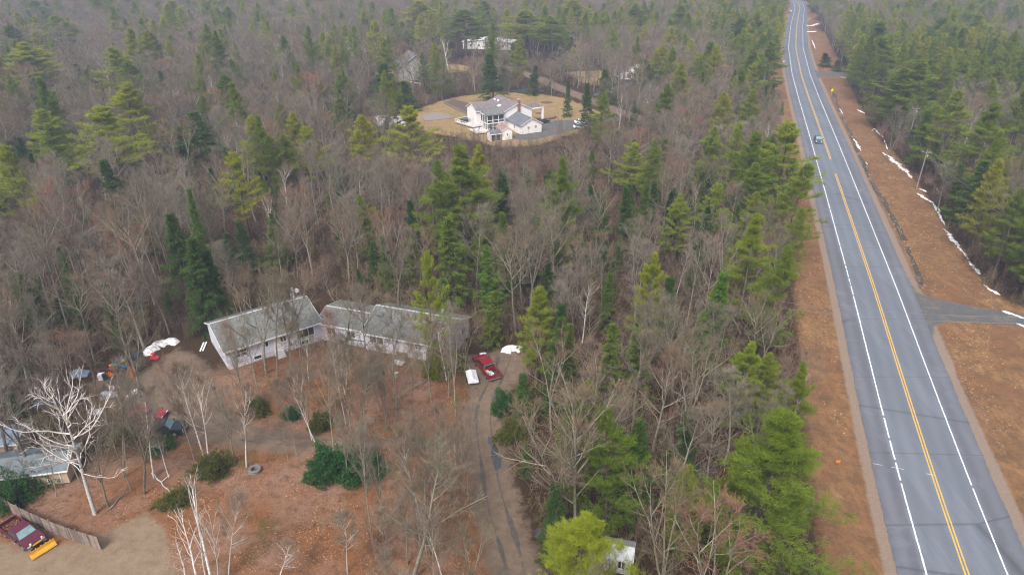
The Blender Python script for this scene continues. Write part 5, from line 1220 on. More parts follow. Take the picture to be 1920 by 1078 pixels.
M_mud = plain('wet_mud', (0.075, 0.062, 0.052), .55, var=.35, scale=2, spec=.5)
def rut(line, offs, w, name, mat, z=.022, seed=0, brk=.12):
    g = np.random.default_rng(seed); W_ = np.array(line); seg = np.r_[0, np.cumsum(np.hypot(*np.diff(W_, axis=0).T))]; q = np.arange(0, seg[-1], .6); X = np.interp(q, seg, W_[:, 0]); Y = np.interp(q, seg, W_[:, 1])
    for _ in range(12): X[1:-1] = (X[:-2] + X[2:]) / 2; Y[1:-1] = (Y[:-2] + Y[2:]) / 2
    T = np.gradient(np.c_[X, Y], axis=0); T /= np.hypot(*T.T)[:, None]; V = []; F = []
    for i in range(len(q)):
        c = offs + .12 * math.sin(q[i] * .35 + seed); ww = w * g.uniform(.45, 1.2) * (.6 + .4 * math.sin(q[i] * .5 + seed * 2))
        for f in (-1, 1): x, y = X[i] - T[i, 1] * (c + f * ww), Y[i] + T[i, 0] * (c + f * ww); V.append((x, y, float(gz(x, y)) + z))
    for i in range(len(q) - 1):
        if g.random() > brk: F.append((2 * i, 2 * i + 1, 2 * i + 3, 2 * i + 2))
    kind(MB().add(V, F).build(name, mat), 'structure')
for k_, (of_, w_) in enumerate(((-.85, .3), (.85, .3))): rut(DRIVE_C, of_, w_, 'wheel_rut', M_mud, seed=k_ + 1)
MIDC = gps([(300, 700), (330, 760), (390, 800), (480, 822), (600, 832), (700, 834), (850, 832)])
for k_, of_ in enumerate((-.8, .8)): rut(MIDC, of_, .16, 'wheel_rut', M_mud, seed=k_ + 5, brk=.35)
M_pud = plain('puddle_water', (0.045, 0.050, 0.055), .06, var=.2, spec=.8)
for px, py, w_ in ((926, 846, .5), (934, 868, .55), (918, 825, .35), (1010, 1000, .4)):
    x, y = gp(px, py); kind(MB().add([(x + w_ * random.uniform(.6, 1.2) * math.cos(k * .7), y + 2.2 * w_ * random.uniform(.6, 1.2) * math.sin(k * .7), .034) for k in range(9)], [tuple(range(9))]).build('puddle', M_pud), 'structure')
# ------------------------------------------------------------------ vehicles (x forward)
def wheel(par, x, y, r=0.38, w=0.25, side=1):
    n = 18; o = MB().tube([(x, y - w / 2, r), (x, y + w / 2, r)], r, n).build('wheel', M_tyre, par); ys = y + side * (w / 2 + 0.006)
    MB().tube([(x, y + side * 0.05, r), (x, ys, r)], r * 0.58, 12).build('rim', M_rim, o)
    return o
def arch(x, r, n=7): return [(x + r * math.cos(math.pi * (1 - k / (n - 1))), 0.42 + r * math.sin(math.pi * (1 - k / (n - 1)))) for k in range(n)]
def side_profile(top, L0, L1, wx, r=0.46, sill=0.38):
    """top outline left(rear) to right(front), then underside with wheel arches"""
    low = [(L1, sill)]
    for x in sorted(wx, reverse=True): low += arch(x, r)[::-1]
    low += [(L0, sill)]
    return top + low
def pickup(name, label, x, y, rz, col, L=5.4, Wd=1.9, bed='open', load=None, plow=False, ext=False, z=0.0, scale=1.0, rack=False):
    v = thing(name, label, 'pickup truck', (x, y, z), rz); v.scale = (scale,) * 3
    hw = Wd / 2; xr, xf = -L / 2, L / 2; cab0 = xr + (1.75 if ext else 2.05); cab1 = xf - 1.25
    # cab-and-nose shell
    prof = [(cab0, 0.62), (cab0, 1.12), (cab1, 1.12), (xf - 0.1, 1.02), (xf, 0.92)]
    low = [(xf, 0.42), (xf - 0.42 + .0, 0.42)] + arch(xf - 0.95, 0.46)[::-1] + [(cab0, 0.40)]
    MB().prism(prof + low, -hw, hw, 'y').build('body', col, v, bevel=0.03)
    # bed
    b0 = MB(); fl = 0.66
    for s in (-1, 1):
        pr = [(xr, 1.10), (cab0 - 0.03, 1.10), (cab0 - 0.03, 0.42)] + arch(xr + 1.05, 0.46)[::-1] + [(xr, 0.45)]
        b0.prism(pr, s * hw if s < 0 else hw - 0.09, -hw + 0.09 if s < 0 else hw, 'y')
    b0.box(xr, cab0 - 0.03, -hw + 0.09, hw - 0.09, fl - 0.06, fl); b0.box(cab0 - 0.09, cab0 - 0.03, -hw + 0.09, hw - 0.09, fl, 1.10)
    b0.build('bed', col, v)
    MB().box(xr - 0.04, xr - 0.003, -hw + 0.06, hw - 0.06, 0.5, 1.09).build('tailgate', col, v)
    MB().box(xr + 0.02, cab0 - 0.1, -hw + 0.10, hw - 0.10, fl + 0.004, fl + 0.02).build('bed_liner', M_black, v)
    # greenhouse
    zr = 1.72; r0 = [(cab0 + 0.02, -hw + 0.05, 1.12), (cab1, -hw + 0.05, 1.12), (cab1, hw - 0.05, 1.12), (cab0 + 0.02, hw - 0.05, 1.12)]
    r1 = [(cab0 + 0.14, -hw + 0.2, zr), (cab1 - 0.62, -hw + 0.2, zr), (cab1 - 0.62, hw - 0.2, zr), (cab0 + 0.14, hw - 0.2, zr)]
    cabm = MB().loft([r0, r1]).build('cab', col, v, bevel=0.04)
    def panel(nm, q, mat, eps, par=None):
        n = (Vector(q[1]) - Vector(q[0])).cross(Vector(q[2]) - Vector(q[0])).normalized(); 
        c0 = sum((Vector(p) for p in q), Vector()) / 4
        if (c0 - Vector(((cab0 + cab1) / 2, 0, 1.2))).dot(n) < 0: n = -n
        a = [tuple(Vector(p) + n * eps) for p in q]; b2 = [tuple(Vector(p) - n * 0.02) for p in q]
        return MB().loft([b2, a]).build(nm, mat, par or v)
    def lerp(p, q, f): return tuple(p[i] * (1 - f) + q[i] * f for i in range(3))
    def quad(a, b2, c, d_, m=0.12):
        cc = [a, b2, c, d_]; ce = tuple(sum(p[i] for p in cc) / 4 for i in range(3)); return [lerp(p, ce, m) for p in cc]
    panel('windscreen', quad(r0[1], r0[2], r1[2], r1[1], 0.10), M_wind, 0.012); panel('rear_window', quad(r0[0], r0[3], r1[3], r1[0], 0.2), M_glass, 0.012)
    for s, (i, j) in ((0, (0, 1)), (1, (3, 2))):
        mid0 = lerp(r0[i], r0[j], 0.5); mid1 = lerp(r1[i], r1[j], 0.5)
        if ext: panel('side_window', quad(r0[i], mid0, mid1, r1[i], 0.16), M_glass, 0.012); panel('side_window', quad(mid0, r0[j], r1[j], mid1, 0.16), M_glass, 0.012)
        else: panel('side_window', quad(r0[i], r0[j], r1[j], r1[i], 0.16), M_glass, 0.012)
    for xx in (xf - 0.95, xr + 1.05):
        for s in (-1, 1): wheel(v, xx, s * (hw - 0.14), side=s)
    MB().box(xf - 0.02, xf + 0.14, -hw + 0.03, hw - 0.03, 0.42, 0.58).build('front_bumper', M_chrome, v, bevel=0.03)
    MB().box(xr - 0.2, xr - 0.045, -hw + 0.05, hw - 0.05, 0.42, 0.56).build('rear_bumper', M_chrome, v, bevel=0.03)
    MB().box(xf - 0.01, xf + 0.02, -hw + 0.45, hw - 0.45, 0.66, 0.88).build('grille', M_black, v)
    for s in (-1, 1):
        MB().cbox(xf + 0.002, s * (hw - 0.25), 0.77, 0.04, 0.32, 0.2).build('headlight', M_lamp, v); MB().cbox(xr - 0.02, s * (hw - 0.035), 0.82, 0.06, 0.06, 0.4).build('tail_light', M_tail, v)
        MB().cbox(cab1 - 0.15, s * (hw + 0.13), 1.2, 0.12, 0.2, 0.2).build('mirror', M_black, v, bevel=0.02)
        MB().box(cab0, xf - 1.45, s * hw - 0.015 if s > 0 else -hw - 0.015, s * hw + 0.015 if s > 0 else -hw + 0.015, 0.40, 0.47).build('rocker_trim', M_chrome, v)
    if rack: MB().tube([(cab0 - 0.15, -hw + 0.05, 1.1), (cab0 - 0.15, -hw + 0.15, 1.75), (cab0 - 0.15, hw - 0.15, 1.75), (cab0 - 0.15, hw - 0.05, 1.1)], 0.03, 6).build('rack', M_metal, v)
    if plow:
        MB().box(xf + 0.1, xf + 0.75, -0.35, -0.25, 0.32, 0.42).box(xf + 0.1, xf + 0.75, 0.25, 0.35, 0.32, 0.42).box(xf + 0.14, xf + 0.26, -0.5, 0.5, 0.3, 0.98).build('plow_frame', M_black, v)
        MB().box(xf + 0.27, xf + 0.36, -0.45, 0.45, 0.86, 1.0).build('plow_bar', M_yel, v)
        for s in (-1, 1): MB().tube([(xf + 0.2, s * 0.55, 1.0), (xf + 0.2, s * 0.55, 1.22)], 0.09, 8).build('plow_lamp', M_lamp, v)
        pm = Matrix.Translation((xf + 0.95, 0, 0)) @ Matrix.Rotation(R(-5), 4, 'Z'); cv = []
        for k in range(7):
            f = k / 6; cv.append((0.16 * math.cos(f * math.pi) * 0.9 + 0.2 * abs(f - 0.5) * 2 * 0.5, 0.08 + 0.72 * f))
        prof = cv + [(a - 0.04, b2) for a, b2 in cv[::-1]]
        pb = MB(pm).prism(prof, -1.18, 1.18, 'y').build('plow_blade', M_yel, v)
        for yy in (-0.9, -0.45, 0, 0.45, 0.9): MB(pm).box(-0.34, -0.14, yy - 0.03, yy + 0.03, 0.12, 0.72).build('plow_rib', M_yel, pb)
        MB(pm).box(0.14, 0.2, -1.2, 1.2, 0.01, 0.14).build('cutting_edge', M_metal, pb)
    return v
def car(name, label, x, y, rz, col, L=4.5, Wd=1.78, kind_='sedan', cat='car'):
    v = thing(name, label, cat, (x, y, 0), rz); hw = Wd / 2; xr, xf = -L / 2, L / 2; tall = kind_ == 'suv'; hb_ = 1.0 if tall else 0.86; zr = 1.72 if tall else 1.40
    top = [(xr, 0.45), (xr + 0.03, hb_ - 0.06), (xr + 0.15, hb_), (xf - 1.2, hb_), (xf - 0.15, hb_ - 0.16), (xf, hb_ - 0.3), (xf, 0.34)]
    low = arch(xf - 0.9, 0.40)[::-1] + arch(xr + 0.85, 0.40)[::-1] + [(xr, 0.36)]
    MB().prism(top + low, -hw, hw, 'y').build('body', col, v, bevel=0.05)
    a, b2, c, d_ = (xr + 0.08, xr + 0.35, xf - 2.0, xf - 1.25) if tall else (xr + 0.55, xr + 1.15, xf - 2.05, xf - 1.25)
    r0 = [(a, -hw + .05, hb_), (d_, -hw + .05, hb_), (d_, hw - .05, hb_), (a, hw - .05, hb_)]; r1 = [(b2, -hw + .22, zr), (c, -hw + .22, zr), (c, hw - .22, zr), (b2, hw - .22, zr)]
    MB().loft([r0, r1]).build('roof', col, v, bevel=0.05)
    def lerp(p, q, f): return tuple(p[i] * (1 - f) + q[i] * f for i in range(3))
    def panel(nm, q, mat, m=0.12):
        ce = tuple(sum(p[i] for p in q) / 4 for i in range(3)); q = [lerp(p, ce, m) for p in q]
        n = (Vector(q[1]) - Vector(q[0])).cross(Vector(q[2]) - Vector(q[0])).normalized()
        if (Vector(ce) - Vector(((a + d_) / 2, 0, hb_ + .1))).dot(n) < 0: n = -n
        MB().loft([[tuple(Vector(p) - n * 0.02) for p in q], [tuple(Vector(p) + n * 0.012) for p in q]]).build(nm, mat, v)
    panel('windscreen', [r0[1], r0[2], r1[2], r1[1]], M_wind); panel('rear_window', [r0[0], r0[3], r1[3], r1[0]], M_glass)
    for i, j in ((0, 1), (3, 2)):
        m0, m1 = lerp(r0[i], r0[j], .5), lerp(r1[i], r1[j], .5); panel('side_window', [r0[i], m0, m1, r1[i]], M_glass, 0.14); panel('side_window', [m0, r0[j], r1[j], m1], M_glass, 0.14)
    for xx in (xf - 0.9, xr + 0.85):
        for s in (-1, 1): wheel(v, xx, s * (hw - 0.12), 0.33, 0.2, s)
    for s in (-1, 1): MB().cbox(xf - 0.03, s * (hw - 0.28), hb_ - 0.27, 0.1, 0.34, 0.14).build('headlight', M_lamp, v); MB().cbox(xr, s * (hw - 0.2), hb_ - 0.2, 0.05, 0.28, 0.16).build('tail_light', M_tail, v)
    MB().cbox(xf, 0, 0.45, 0.1, Wd - 0.3, 0.14).build('front_bumper', M_black, v)
    return v
def head(p0, p1):
    a = gp(*p0); b2 = gp(*p1); return math.atan2(b2[1] - a[1], b2[0] - a[0])
x, y = gp(45, 1008); tr_ = pickup('plow_pickup', 'maroon pickup with yellow snow plow parked beside the wooden fence', x, y, head((10, 985), (75, 1030)), M_maroon, plow=True, L=5.3, scale=0.98)
for k_ in range(26):
    pass
g_ = np.random.default_rng(5); ac = Acc(); C0 = np.c_[g_.uniform(-2.45, -0.85, 260), g_.uniform(-0.75, 0.75, 260), 0.70 + g_.uniform(0, 0.12, 260)]
V, F = blades(C0, unit(g_.normal(0, 1, C0.shape) * [1, 1, .4]), 0.16, 0.12, g_); ac.add(V, F, 0)
o = bpy.data.objects.new('leaf_litter', ac.mesh('leaf_litter', [M_leafpile])); S.collection.objects.link(o); o.matrix_world = frame_m(x, y, head((10, 985), (75, 1030))); kind(o, 'stuff'); o['label'] = 'dead brown leaves lying in the bed of the maroon pickup'
x, y = gp(912, 695); pk = pickup('red_pickup', 'bright red extended-cab pickup with chrome rack and loaded bed on the gravel', x, y, head((925, 712), (898, 680)), M_redp, ext=True, rack=True, L=5.5)
for k_, (bx, by, bz, sx, sy, sz, mt, nm, lb) in enumerate([(-2.2, -0.3, 0.68, .5, .45, .35, M_conc, 'crate', 'grey crate in the red pickup bed, by the tailgate'), (-1.7, 0.3, 0.68, .55, .4, .25, M_tan, 'cardboard_box', 'tan box in the middle of the red pickup bed'), (-2.3, 0.4, 0.68, .35, .35, .3, M_trim, 'white_bin', 'white bin in the red pickup bed corner')]):
    ob = MB(frame_m(x, y, pk.rotation_euler.z) @ Matrix.Rotation(0.2 * k_ - 0.2, 4, 'Z')); ob.box(bx, bx + sx, by, by + sy, bz + .001, bz + sz); ob.box(bx - 0.02, bx + sx + 0.02, by - 0.02, by + sy + 0.02, bz + sz, bz + sz + 0.04); tag(ob.build(nm, mt, bevel=0.01), lb, nm.replace('_', ' '))
x, y = gp(306, 812); pickup('black_pickup', 'black pickup half hidden by brush beside the middle drive', x, y, R(8), M_blk, ext=True, L=5.2)
x, y = gp(280, 782); car('red_car', 'faded red hatchback parked behind the black pickup', x, y, R(-4), M_redo, L=4.3)
x, y = gp(1536, 268); rdir = math.atan2(-(56), -(20)) ; i = int(np.argmin(np.hypot(RP[:, 0] - x, RP[:, 1] - y))); tdir = math.atan2(-RN[i][0], RN[i][1]) 
tv = np.array([-RN[i][1], RN[i][0]]); rzc = math.atan2(-tv[1], -tv[0]); xy = RP[i] - RN[i] * 1.9
tc_ = pickup('teal_pickup', 'dark teal pickup driving toward us in the left lane with tan load', float(xy[0]), float(xy[1]), rzc, M_teal, ext=True, L=5.2, z=0.052)
for k_ in range(4):
    ob = MB(frame_m(float(xy[0]), float(xy[1]), rzc, 0.052)); ob.box(-2.3 + k_ * .38, -1.98 + k_ * .38, -0.6 + .1 * (k_ % 2), 0.6, 0.69, 1.25 + .1 * (k_ % 3)); ob.box(-2.32 + k_ * .38, -1.96 + k_ * .38, -0.1, 0.1, 1.25 + .1 * (k_ % 3), 1.29 + .1 * (k_ % 3)); tag(ob.build('crate', M_tan, bevel=0.02), ['tan crate at the tailgate of the teal pickup', 'second tan crate from the teal pickup tailgate', 'third tan crate from the teal pickup tailgate', 'tan crate nearest the cab of the teal pickup'][k_], 'crate')
x, y = gp(1019, 231); car('black_car', 'dark car standing at the garage corner of the white house', x, y, R(35), M_blk)
x, y = gp(1088, 241); car('white_car', 'white car on the paved driveway behind bare trees', x, y, R(10), M_whitep)
x, y = gp(1090, 232); car('white_car', 'second white car, farther back on the paved driveway', x, y, R(10), M_whitep)
for k_, (px, py) in enumerate([(878, 82), (888, 86), (899, 84), (925, 88)]):
    x, y = gp(px, py); car('white_car', ['leftmost', 'second', 'third', 'rightmost'][k_] + ' of the white vehicles in the distant parking lot', x, y, R(20 * k_), M_whitep, kind_='suv')
# small utility trailer beside the red pickup
x, y = gp(885, 712); tl = thing('utility_trailer', 'white boxy utility trailer with peaked tarp left of the red pickup', 'trailer', (x, y, 0), head((888, 725), (880, 695)))
MB().box(-1.5, 1.3, -0.7, 0.7, 0.45, 0.75).build('bed', M_whitep, tl, bevel=0.02)
MB().add([(-1.45, -0.65, 0.75), (1.25, -0.65, 0.75), (1.25, 0.65, 0.75), (-1.45, 0.65, 0.75), (-1.3, 0, 1.25), (0.9, 0, 1.15)], [(0, 1, 5, 4), (1, 2, 5), (2, 3, 4, 5), (3, 0, 4), (0, 3, 2, 1)]).build('tarp', plain('tarp_white', (0.66, 0.68, 0.70), 0.6), tl)
for s in (-1, 1): wheel(tl, -0.2, s * 0.82, 0.3, 0.18, s)
MB().tube([(1.3, 0, 0.5), (2.3, 0, 0.5)], 0.05, 6).build('drawbar', M_metal, tl)

# ------------------------------------------------------------------ fence bottom left
fp = gps([(-40, 925), (0, 948), (40, 972), (100, 1000), (150, 1018), (190, 1030)])
x0, y0 = fp[0]; fen = thing('wooden_fence', 'weathered brown stockade fence behind the maroon plow pickup', 'fence', (x0, y0, 0))
for (xa, ya), (xb, yb) in zip(fp[:-1], fp[1:]):
    a = math.atan2(yb - ya, xb - xa); Ls = math.hypot(xb - xa, yb - ya); n_ = int(Ls / 0.19); M = frame_m(xa - x0, ya - y0, a)
    MB(M).cbox(0, 0.06, 0.95, 0.12, 0.1, 1.95).build('post', M_timber, fen)
    for zz_ in (0.4, 1.5): MB(M).box(0.06, Ls - 0.06, 0.022, 0.07, zz_, zz_ + 0.09).build('rail', M_timber, fen)
    for k_ in range(n_):
        w_ = Ls / n_; h_ = 1.75 + random.uniform(-0.04, 0.05); xs = k_ * w_; 
        MB(M).add([(xs + .008, -.012, .03), (xs + w_ - .008, -.012, .03), (xs + w_ - .008, .016, .03), (xs + .008, .016, .03), (xs + .008, -.012 + random.uniform(-.02, .02), h_), (xs + w_ - .008, -.012, h_), (xs + w_ - .008, .016, h_), (xs + .008, .016, h_)], [(0, 3, 2, 1), (4, 5, 6, 7), (0, 1, 5, 4), (1, 2, 6, 5), (2, 3, 7, 6), (3, 0, 4, 7)]).build('plank', M_plank, fen)
# tin roofed shed at the left
Msd = frame_m(*gp(72, 912), R(12)); sd_ = thing('tin_shed', 'tan-walled shed with blue-grey tin roof at the left edge', 'shed'); gable(sd_, Msd @ Matrix.Translation((-5.2, 0, 0)), 8.4, 4.2, 1.9, 2.7, 2.1, M_tan, M_tin, ox=0.3, oy=0.3, ridge_cap=False)
for k_ in range(3): MB(Msd).box(-0.2 + k_ * 1.3, -0.12 + k_ * 1.3, -0.05, -0.003, 0, 1.85).build('batten', M_trim, sd_)
Ms2 = frame_m(*gp(-5, 860), R(8)); s2_ = thing('blue_grey_shed', 'smaller blue-grey roof at the left edge behind the tin shed', 'shed'); gable(s2_, Ms2 @ Matrix.Translation((-2, 0, 0)), 4.6, 3.4, 2.0, 2.6, 1.7, M_tan, plain('roof_blue', (0.22, 0.27, 0.36), 0.6), ox=0.2, oy=0.25, ridge_cap=False)
# small pale shed under the lime pine
Ms3 = frame_m(*gp(1130, 1068), R(-14)); s3_ = thing('white_shed', 'white panelled shed half hidden by the lime pine at the bottom', 'shed'); gable(s3_, Ms3, 2.6, 2.2, 1.9, 2.4, 1.1, M_trim, M_metal, ox=0.15, oy=0.15, ridge_cap=False); window(s3_, Ms3, 1.7, 1.2, 0.6, 0.9, mull=1)

# ------------------------------------------------------------------ yard clutter
def mcol(n, c): return plain(n, c, 0.5, var=0.1)
Cb, Cy, Cr, Co, Cw, Cg = mcol('plastic_blue', (0.02, 0.17, 0.42)), mcol('plastic_yellow', (0.62, 0.45, 0.03)), mcol('plastic_red', (0.48, 0.03, 0.05)), mcol('plastic_orange', (0.60, 0.18, 0.03)), mcol('plastic_white', (0.70, 0.70, 0.74)), mcol('plastic_green', (0.05, 0.30, 0.15))
def toy_slide(px, py, rz, lab, c1, c2):
    x, y = gp(px, py); o = thing('toy_slide', lab, 'toy slide', (x, y, 0), rz)
    MB().add([(0, -.25, 1.1), (0, .25, 1.1), (1.6, .25, .15), (1.6, -.25, .15), (0, -.25, 1.04), (0, .25, 1.04), (1.6, .25, .08), (1.6, -.25, .08)], [(0, 1, 2, 3), (7, 6, 5, 4), (0, 4, 5, 1), (1, 5, 6, 2), (2, 6, 7, 3), (3, 7, 4, 0)]).build('chute', c1, o)
    for s in (-1, 1): MB().box(-0.45, -0.38, s * .25 - .03, s * .25 + .03, 0, 1.4).build('post', c2, o)
    for k_ in range(4): MB().box(-0.44, -0.39, -.22, .22, 0.25 + k_ * .25, 0.30 + k_ * .25).build('rung', c2, o)
    MB().box(-0.4, 0.02, -.28, .28, 1.02, 1.1).build('platform', c2, o)
def toy_car(px, py, rz, lab, c1, c2):
    x, y = gp(px, py); o = thing('toy_car', lab, 'toy car', (x, y, 0), rz)
    MB().prism([(-.55, .15), (-.55, .5), (-.35, .55), (.2, .5), (.55, .42), (.55, .15)], -.33, .33, 'y').build('body', c1, o, bevel=0.05)
    MB().box(-.4, .1, -.28, .28, .98, 1.04).build('roof', c2, o, bevel=0.02)
    for a_ in (-.38, .05):
        for s in (-1, 1): MB().box(a_, a_ + .05, s * .25 - .025, s * .25 + .025, .5, .98).build('pillar', c2, o)
    for a_ in (-.35, .35):
        for s in (-1, 1): MB().tube([(a_, s * .3, .14), (a_, s * .4, .14)], .14, 10).build('wheel', M_tyre, o)
def bin_(px, py, lab, c, cat='bin', r=0.35, h=0.9, nm='barrel'):
    x, y = gp(px, py); o = thing(nm, lab, cat, (x, y, 0)); MB().tube([(0, 0, 0), (0, 0, h * .5), (0, 0, h)], [r * .85, r, r * .92], 12).build('shell', c, o); MB().tube([(0, 0, h), (0, 0, h + .06)], r, 12).build('lid', M_black, o)
toy_slide(232, 688, R(200), 'blue and yellow toy slide among the plastic toys by the wood', Cb, Cy); toy_slide(222, 695, R(20), 'blue toy slide just left of the yellow one', Cb, Cg)
toy_car(214, 695, R(40), 'red and orange toy car left of the blue slides', Cr, Co); toy_car(207, 706, R(-30), 'orange and black toy car near the white cooler', Co, M_black); toy_car(291, 674, R(0), 'red toy car at the edge of the snow heap', Cr, Cr)
bin_(256, 668, 'blue plastic barrel below the snow heap', Cb); bin_(232, 676, 'small blue barrel behind the toy slide', Cb, r=0.28, h=0.8); bin_(198, 712, 'dark barrel right of the white cooler', M_black, r=.3)
x, y = gp(192, 711); ob = thing('cooler', 'white cooler standing among the toys', 'cooler', (x, y, 0), 0.3); MB().box(-.4, .4, -.3, .3, 0, .8).build('box', Cw, ob, bevel=.03); MB().box(-.42, .42, -.32, .32, .8, .92).build('lid', Cw, ob, bevel=.02)
x, y = gp(247, 703); ob = thing('play_tent', 'orange-brown pointed play tent right of the toys', 'tent', (x, y, 0)); MB().add([(-.7, -.7, 0), (.7, -.7, 0), (.7, .7, 0), (-.7, .7, 0), (0, 0, 1.7)], [(0, 1, 4), (1, 2, 4), (2, 3, 4), (3, 0, 4)]).build('canvas', mcol('canvas_orange', (0.36, 0.14, 0.05)), ob); MB().tube([(0, 0, 1.6), (0, 0, 1.9)], .02, 5).build('pole', M_timber, ob)
def covered(px, py, rz, lab, c, s=(1.0, .6, .8), cat='covered machine', nm='covered_mower'):
    x, y = gp(px, py); o = thing(nm, lab, cat, (x, y, 0), rz); rr = []
    for i in range(5):
        xx = (-1 + i * .5) * s[0]; hh = s[2] * (0.55 + .45 * math.sin(i * .9 + .6)); rr.append([(xx, s[1] * math.cos(math.pi * k / 6) + random.uniform(-.06, .06), max(0, (hh + random.uniform(-.06, .06)) * math.sin(math.pi * k / 6))) for k in range(7)])
    MB().loft(rr).build('cover', c, o); return o
covered(205, 742, .4, 'silver tarp-covered machine left of the old snow strip', plain('tarp_silver', (0.42, 0.46, 0.52), 0.5)); covered(180, 772, -.2, 'low white tarp bundle left of the parked cars', Cw, (.8, .5, .5), 'tarp bundle', 'tarp_bundle')
covered(215, 728, .8, 'pinkish-grey tarp heap beside the silver cover', plain('tarp_pink', (0.36, 0.27, 0.30), 0.7), (.6, .5, .6), 'tarp bundle', 'tarp_bundle'); covered(92, 755, .2, 'blue tarp stretched under the white dead birch', Cb, (1.5, .8, .6), 'tarp bundle', 'tarp_bundle')
covered(152, 702, .2, 'faded blue-grey tarp pile left of the cooler', plain('tarp_bluegrey', (0.22, 0.28, 0.38), 0.7), (1.0, .8, .8), 'tarp bundle', 'tarp_bundle'); covered(1178, 145, .1, 'blue-grey heap beside the brown door cottage', plain('tarp_gr', (0.3, 0.33, 0.38), 0.8), (3, 1.5, 1.2), 'heap', 'stone_heap') if False else None
x, y = gp(478, 884); ty_ = thing('old_tyre', 'stack of old tyres lying beside the pale single birch', 'tyres', (x, y, 0))
for k_ in range(2):
    mb_ = MB(); rr = []
    for i in range(17):
        a = i * 2 * math.pi / 16; rr.append([((0.55 + .16 * math.cos(b3)) * math.cos(a) + .08 * k_, (0.55 + .16 * math.cos(b3)) * math.sin(a), .15 + .28 * k_ + .13 * math.sin(b3)) for b3 in np.arange(6) * math.pi / 3])
    mb_.loft(rr).build('tyre', plain('grey_rubber', (0.13, 0.13, 0.13), .9), ty_)
x, y = gp(743, 704); ob = thing('tree_stump', 'pale cut tree stump on the leaves before the house', 'stump', (x, y, 0)); MB().tube([(0, 0, -.1), (0, 0, .2), (0, 0, .45)], [.5, .38, .34], 11).build('bark', M_bark, ob); MB().tube([(0, 0, .45), (0, 0, .47)], .31, 11).build('cut_face', plain('cut_wood', (0.62, 0.45, 0.33), .9), ob)
bin_(538, 752, 'small red bucket in the leaves below the house', Cr, 'bucket', .22, .45, 'bucket')
x, y = gp(1565, 874); ob = thing('marker_flag', 'small orange marker flag on the brown bank by the road', 'flag', (x, y, float(gz(x, y)))); MB().tube([(0, 0, 0), (0, 0, .9)], .015, 5).build('stake', M_timber, ob); MB().box(0.015, .5, -.01, .01, .5, .9).build('cloth', Co, ob)
# logs and fallen trunks
def log(p0, p1, r, mat, lab, nm='fallen_log', z=0.0):
    a = Vector((*gp(*p0), 0)); b2 = Vector((*gp(*p1), 0)); n_ = 6; pts = [a.lerp(b2, k / n_) + Vector((random.uniform(-.12, .12), random.uniform(-.12, .12), r * .9 + z)) for k in range(n_ + 1)]
    o = thing(nm, lab, 'log', tuple(a)); o['_off'] = tuple(a); MB().tube([tuple(p) for p in pts], [r * (1 - .5 * k / n_) for k in range(n_ + 1)], 7).build('trunk', mat, o)
    m_ = pts[3]; MB().tube([tuple(m_), tuple(m_ + Vector((.8, .6, .5)))], [r * .35, .02], 5).build('branch_stub', mat, o)
log((285, 888), (320, 922), .10, M_birch, 'broken birch trunk lying left of the birch clump'); log((800, 875), (838, 879), .10, M_birch, 'pale log lying above the gravel drive'); log((955, 598), (700, 560), .12, M_limbb, 'fallen pale tree leaning behind the long house roof') if False else None
log((420, 735), (470, 800), .05, M_bark, 'thin dead pole lying on the drive edge by the spruce shrub'); log((205, 955), (238, 918), .08, M_bark, 'dark log in the red leaves behind the fence'); log((1010, 905), (985, 880), .12, M_bark, 'dark fallen log beside the gravel drive bend')
log((820, 700), (765, 735), .12, M_timber, 'old grey rail lying below the right house wing'); log((648, 728), (690, 745), .1, M_bark, 'grey log on the orange leaves before the house')

# ------------------------------------------------------------------ shrubs
def shrub(px, py, Rr, H, lab, mat, seed, dens=900, nm='shrub'):
    x, y = gp(px, py); g = np.random.default_rng(seed); r = thing(nm, lab, 'shrub', (x, y, float(gz(x, y)) - .05)); a = Acc(); n = 22
    A = grow(np.c_[g.normal(0, Rr * .12, (n, 2)), np.zeros(n)], unit(np.c_[g.normal(0, .8, (n, 2)), np.ones(n)]), g.uniform(.6, 1, n) * H, 3, .1, .03, g); polystick(a, A, np.full(n, .03), np.full(n, .012), 3)
    tr = tri_mesh('stems', np.concatenate(a.V), np.concatenate(a.F), [M_barkp]); a2 = Acc()
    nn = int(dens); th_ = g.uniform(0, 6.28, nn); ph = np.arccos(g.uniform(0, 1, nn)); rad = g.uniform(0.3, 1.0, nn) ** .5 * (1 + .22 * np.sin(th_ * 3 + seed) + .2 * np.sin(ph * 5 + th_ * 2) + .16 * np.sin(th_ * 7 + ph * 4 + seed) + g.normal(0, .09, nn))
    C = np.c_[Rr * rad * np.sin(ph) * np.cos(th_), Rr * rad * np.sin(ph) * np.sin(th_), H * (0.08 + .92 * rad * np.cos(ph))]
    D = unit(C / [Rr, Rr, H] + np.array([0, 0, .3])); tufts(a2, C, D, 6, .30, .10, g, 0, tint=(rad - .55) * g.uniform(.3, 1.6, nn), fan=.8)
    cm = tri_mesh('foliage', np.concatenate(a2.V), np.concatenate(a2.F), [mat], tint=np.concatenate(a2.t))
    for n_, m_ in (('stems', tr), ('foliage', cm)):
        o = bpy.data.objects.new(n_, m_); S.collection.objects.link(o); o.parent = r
M_rhodo = leafmat('rhododendron_leaves', [(0.0, (0.022, 0.072, 0.022)), (1.0, (0.032, 0.09, 0.024))], (1.9, 1.8, 1.6)); M_olive = leafmat('olive_leaves', [(0.0, (0.07, 0.085, 0.025)), (1.0, (0.10, 0.11, 0.03))], (1.5, 1.4, 1.0))
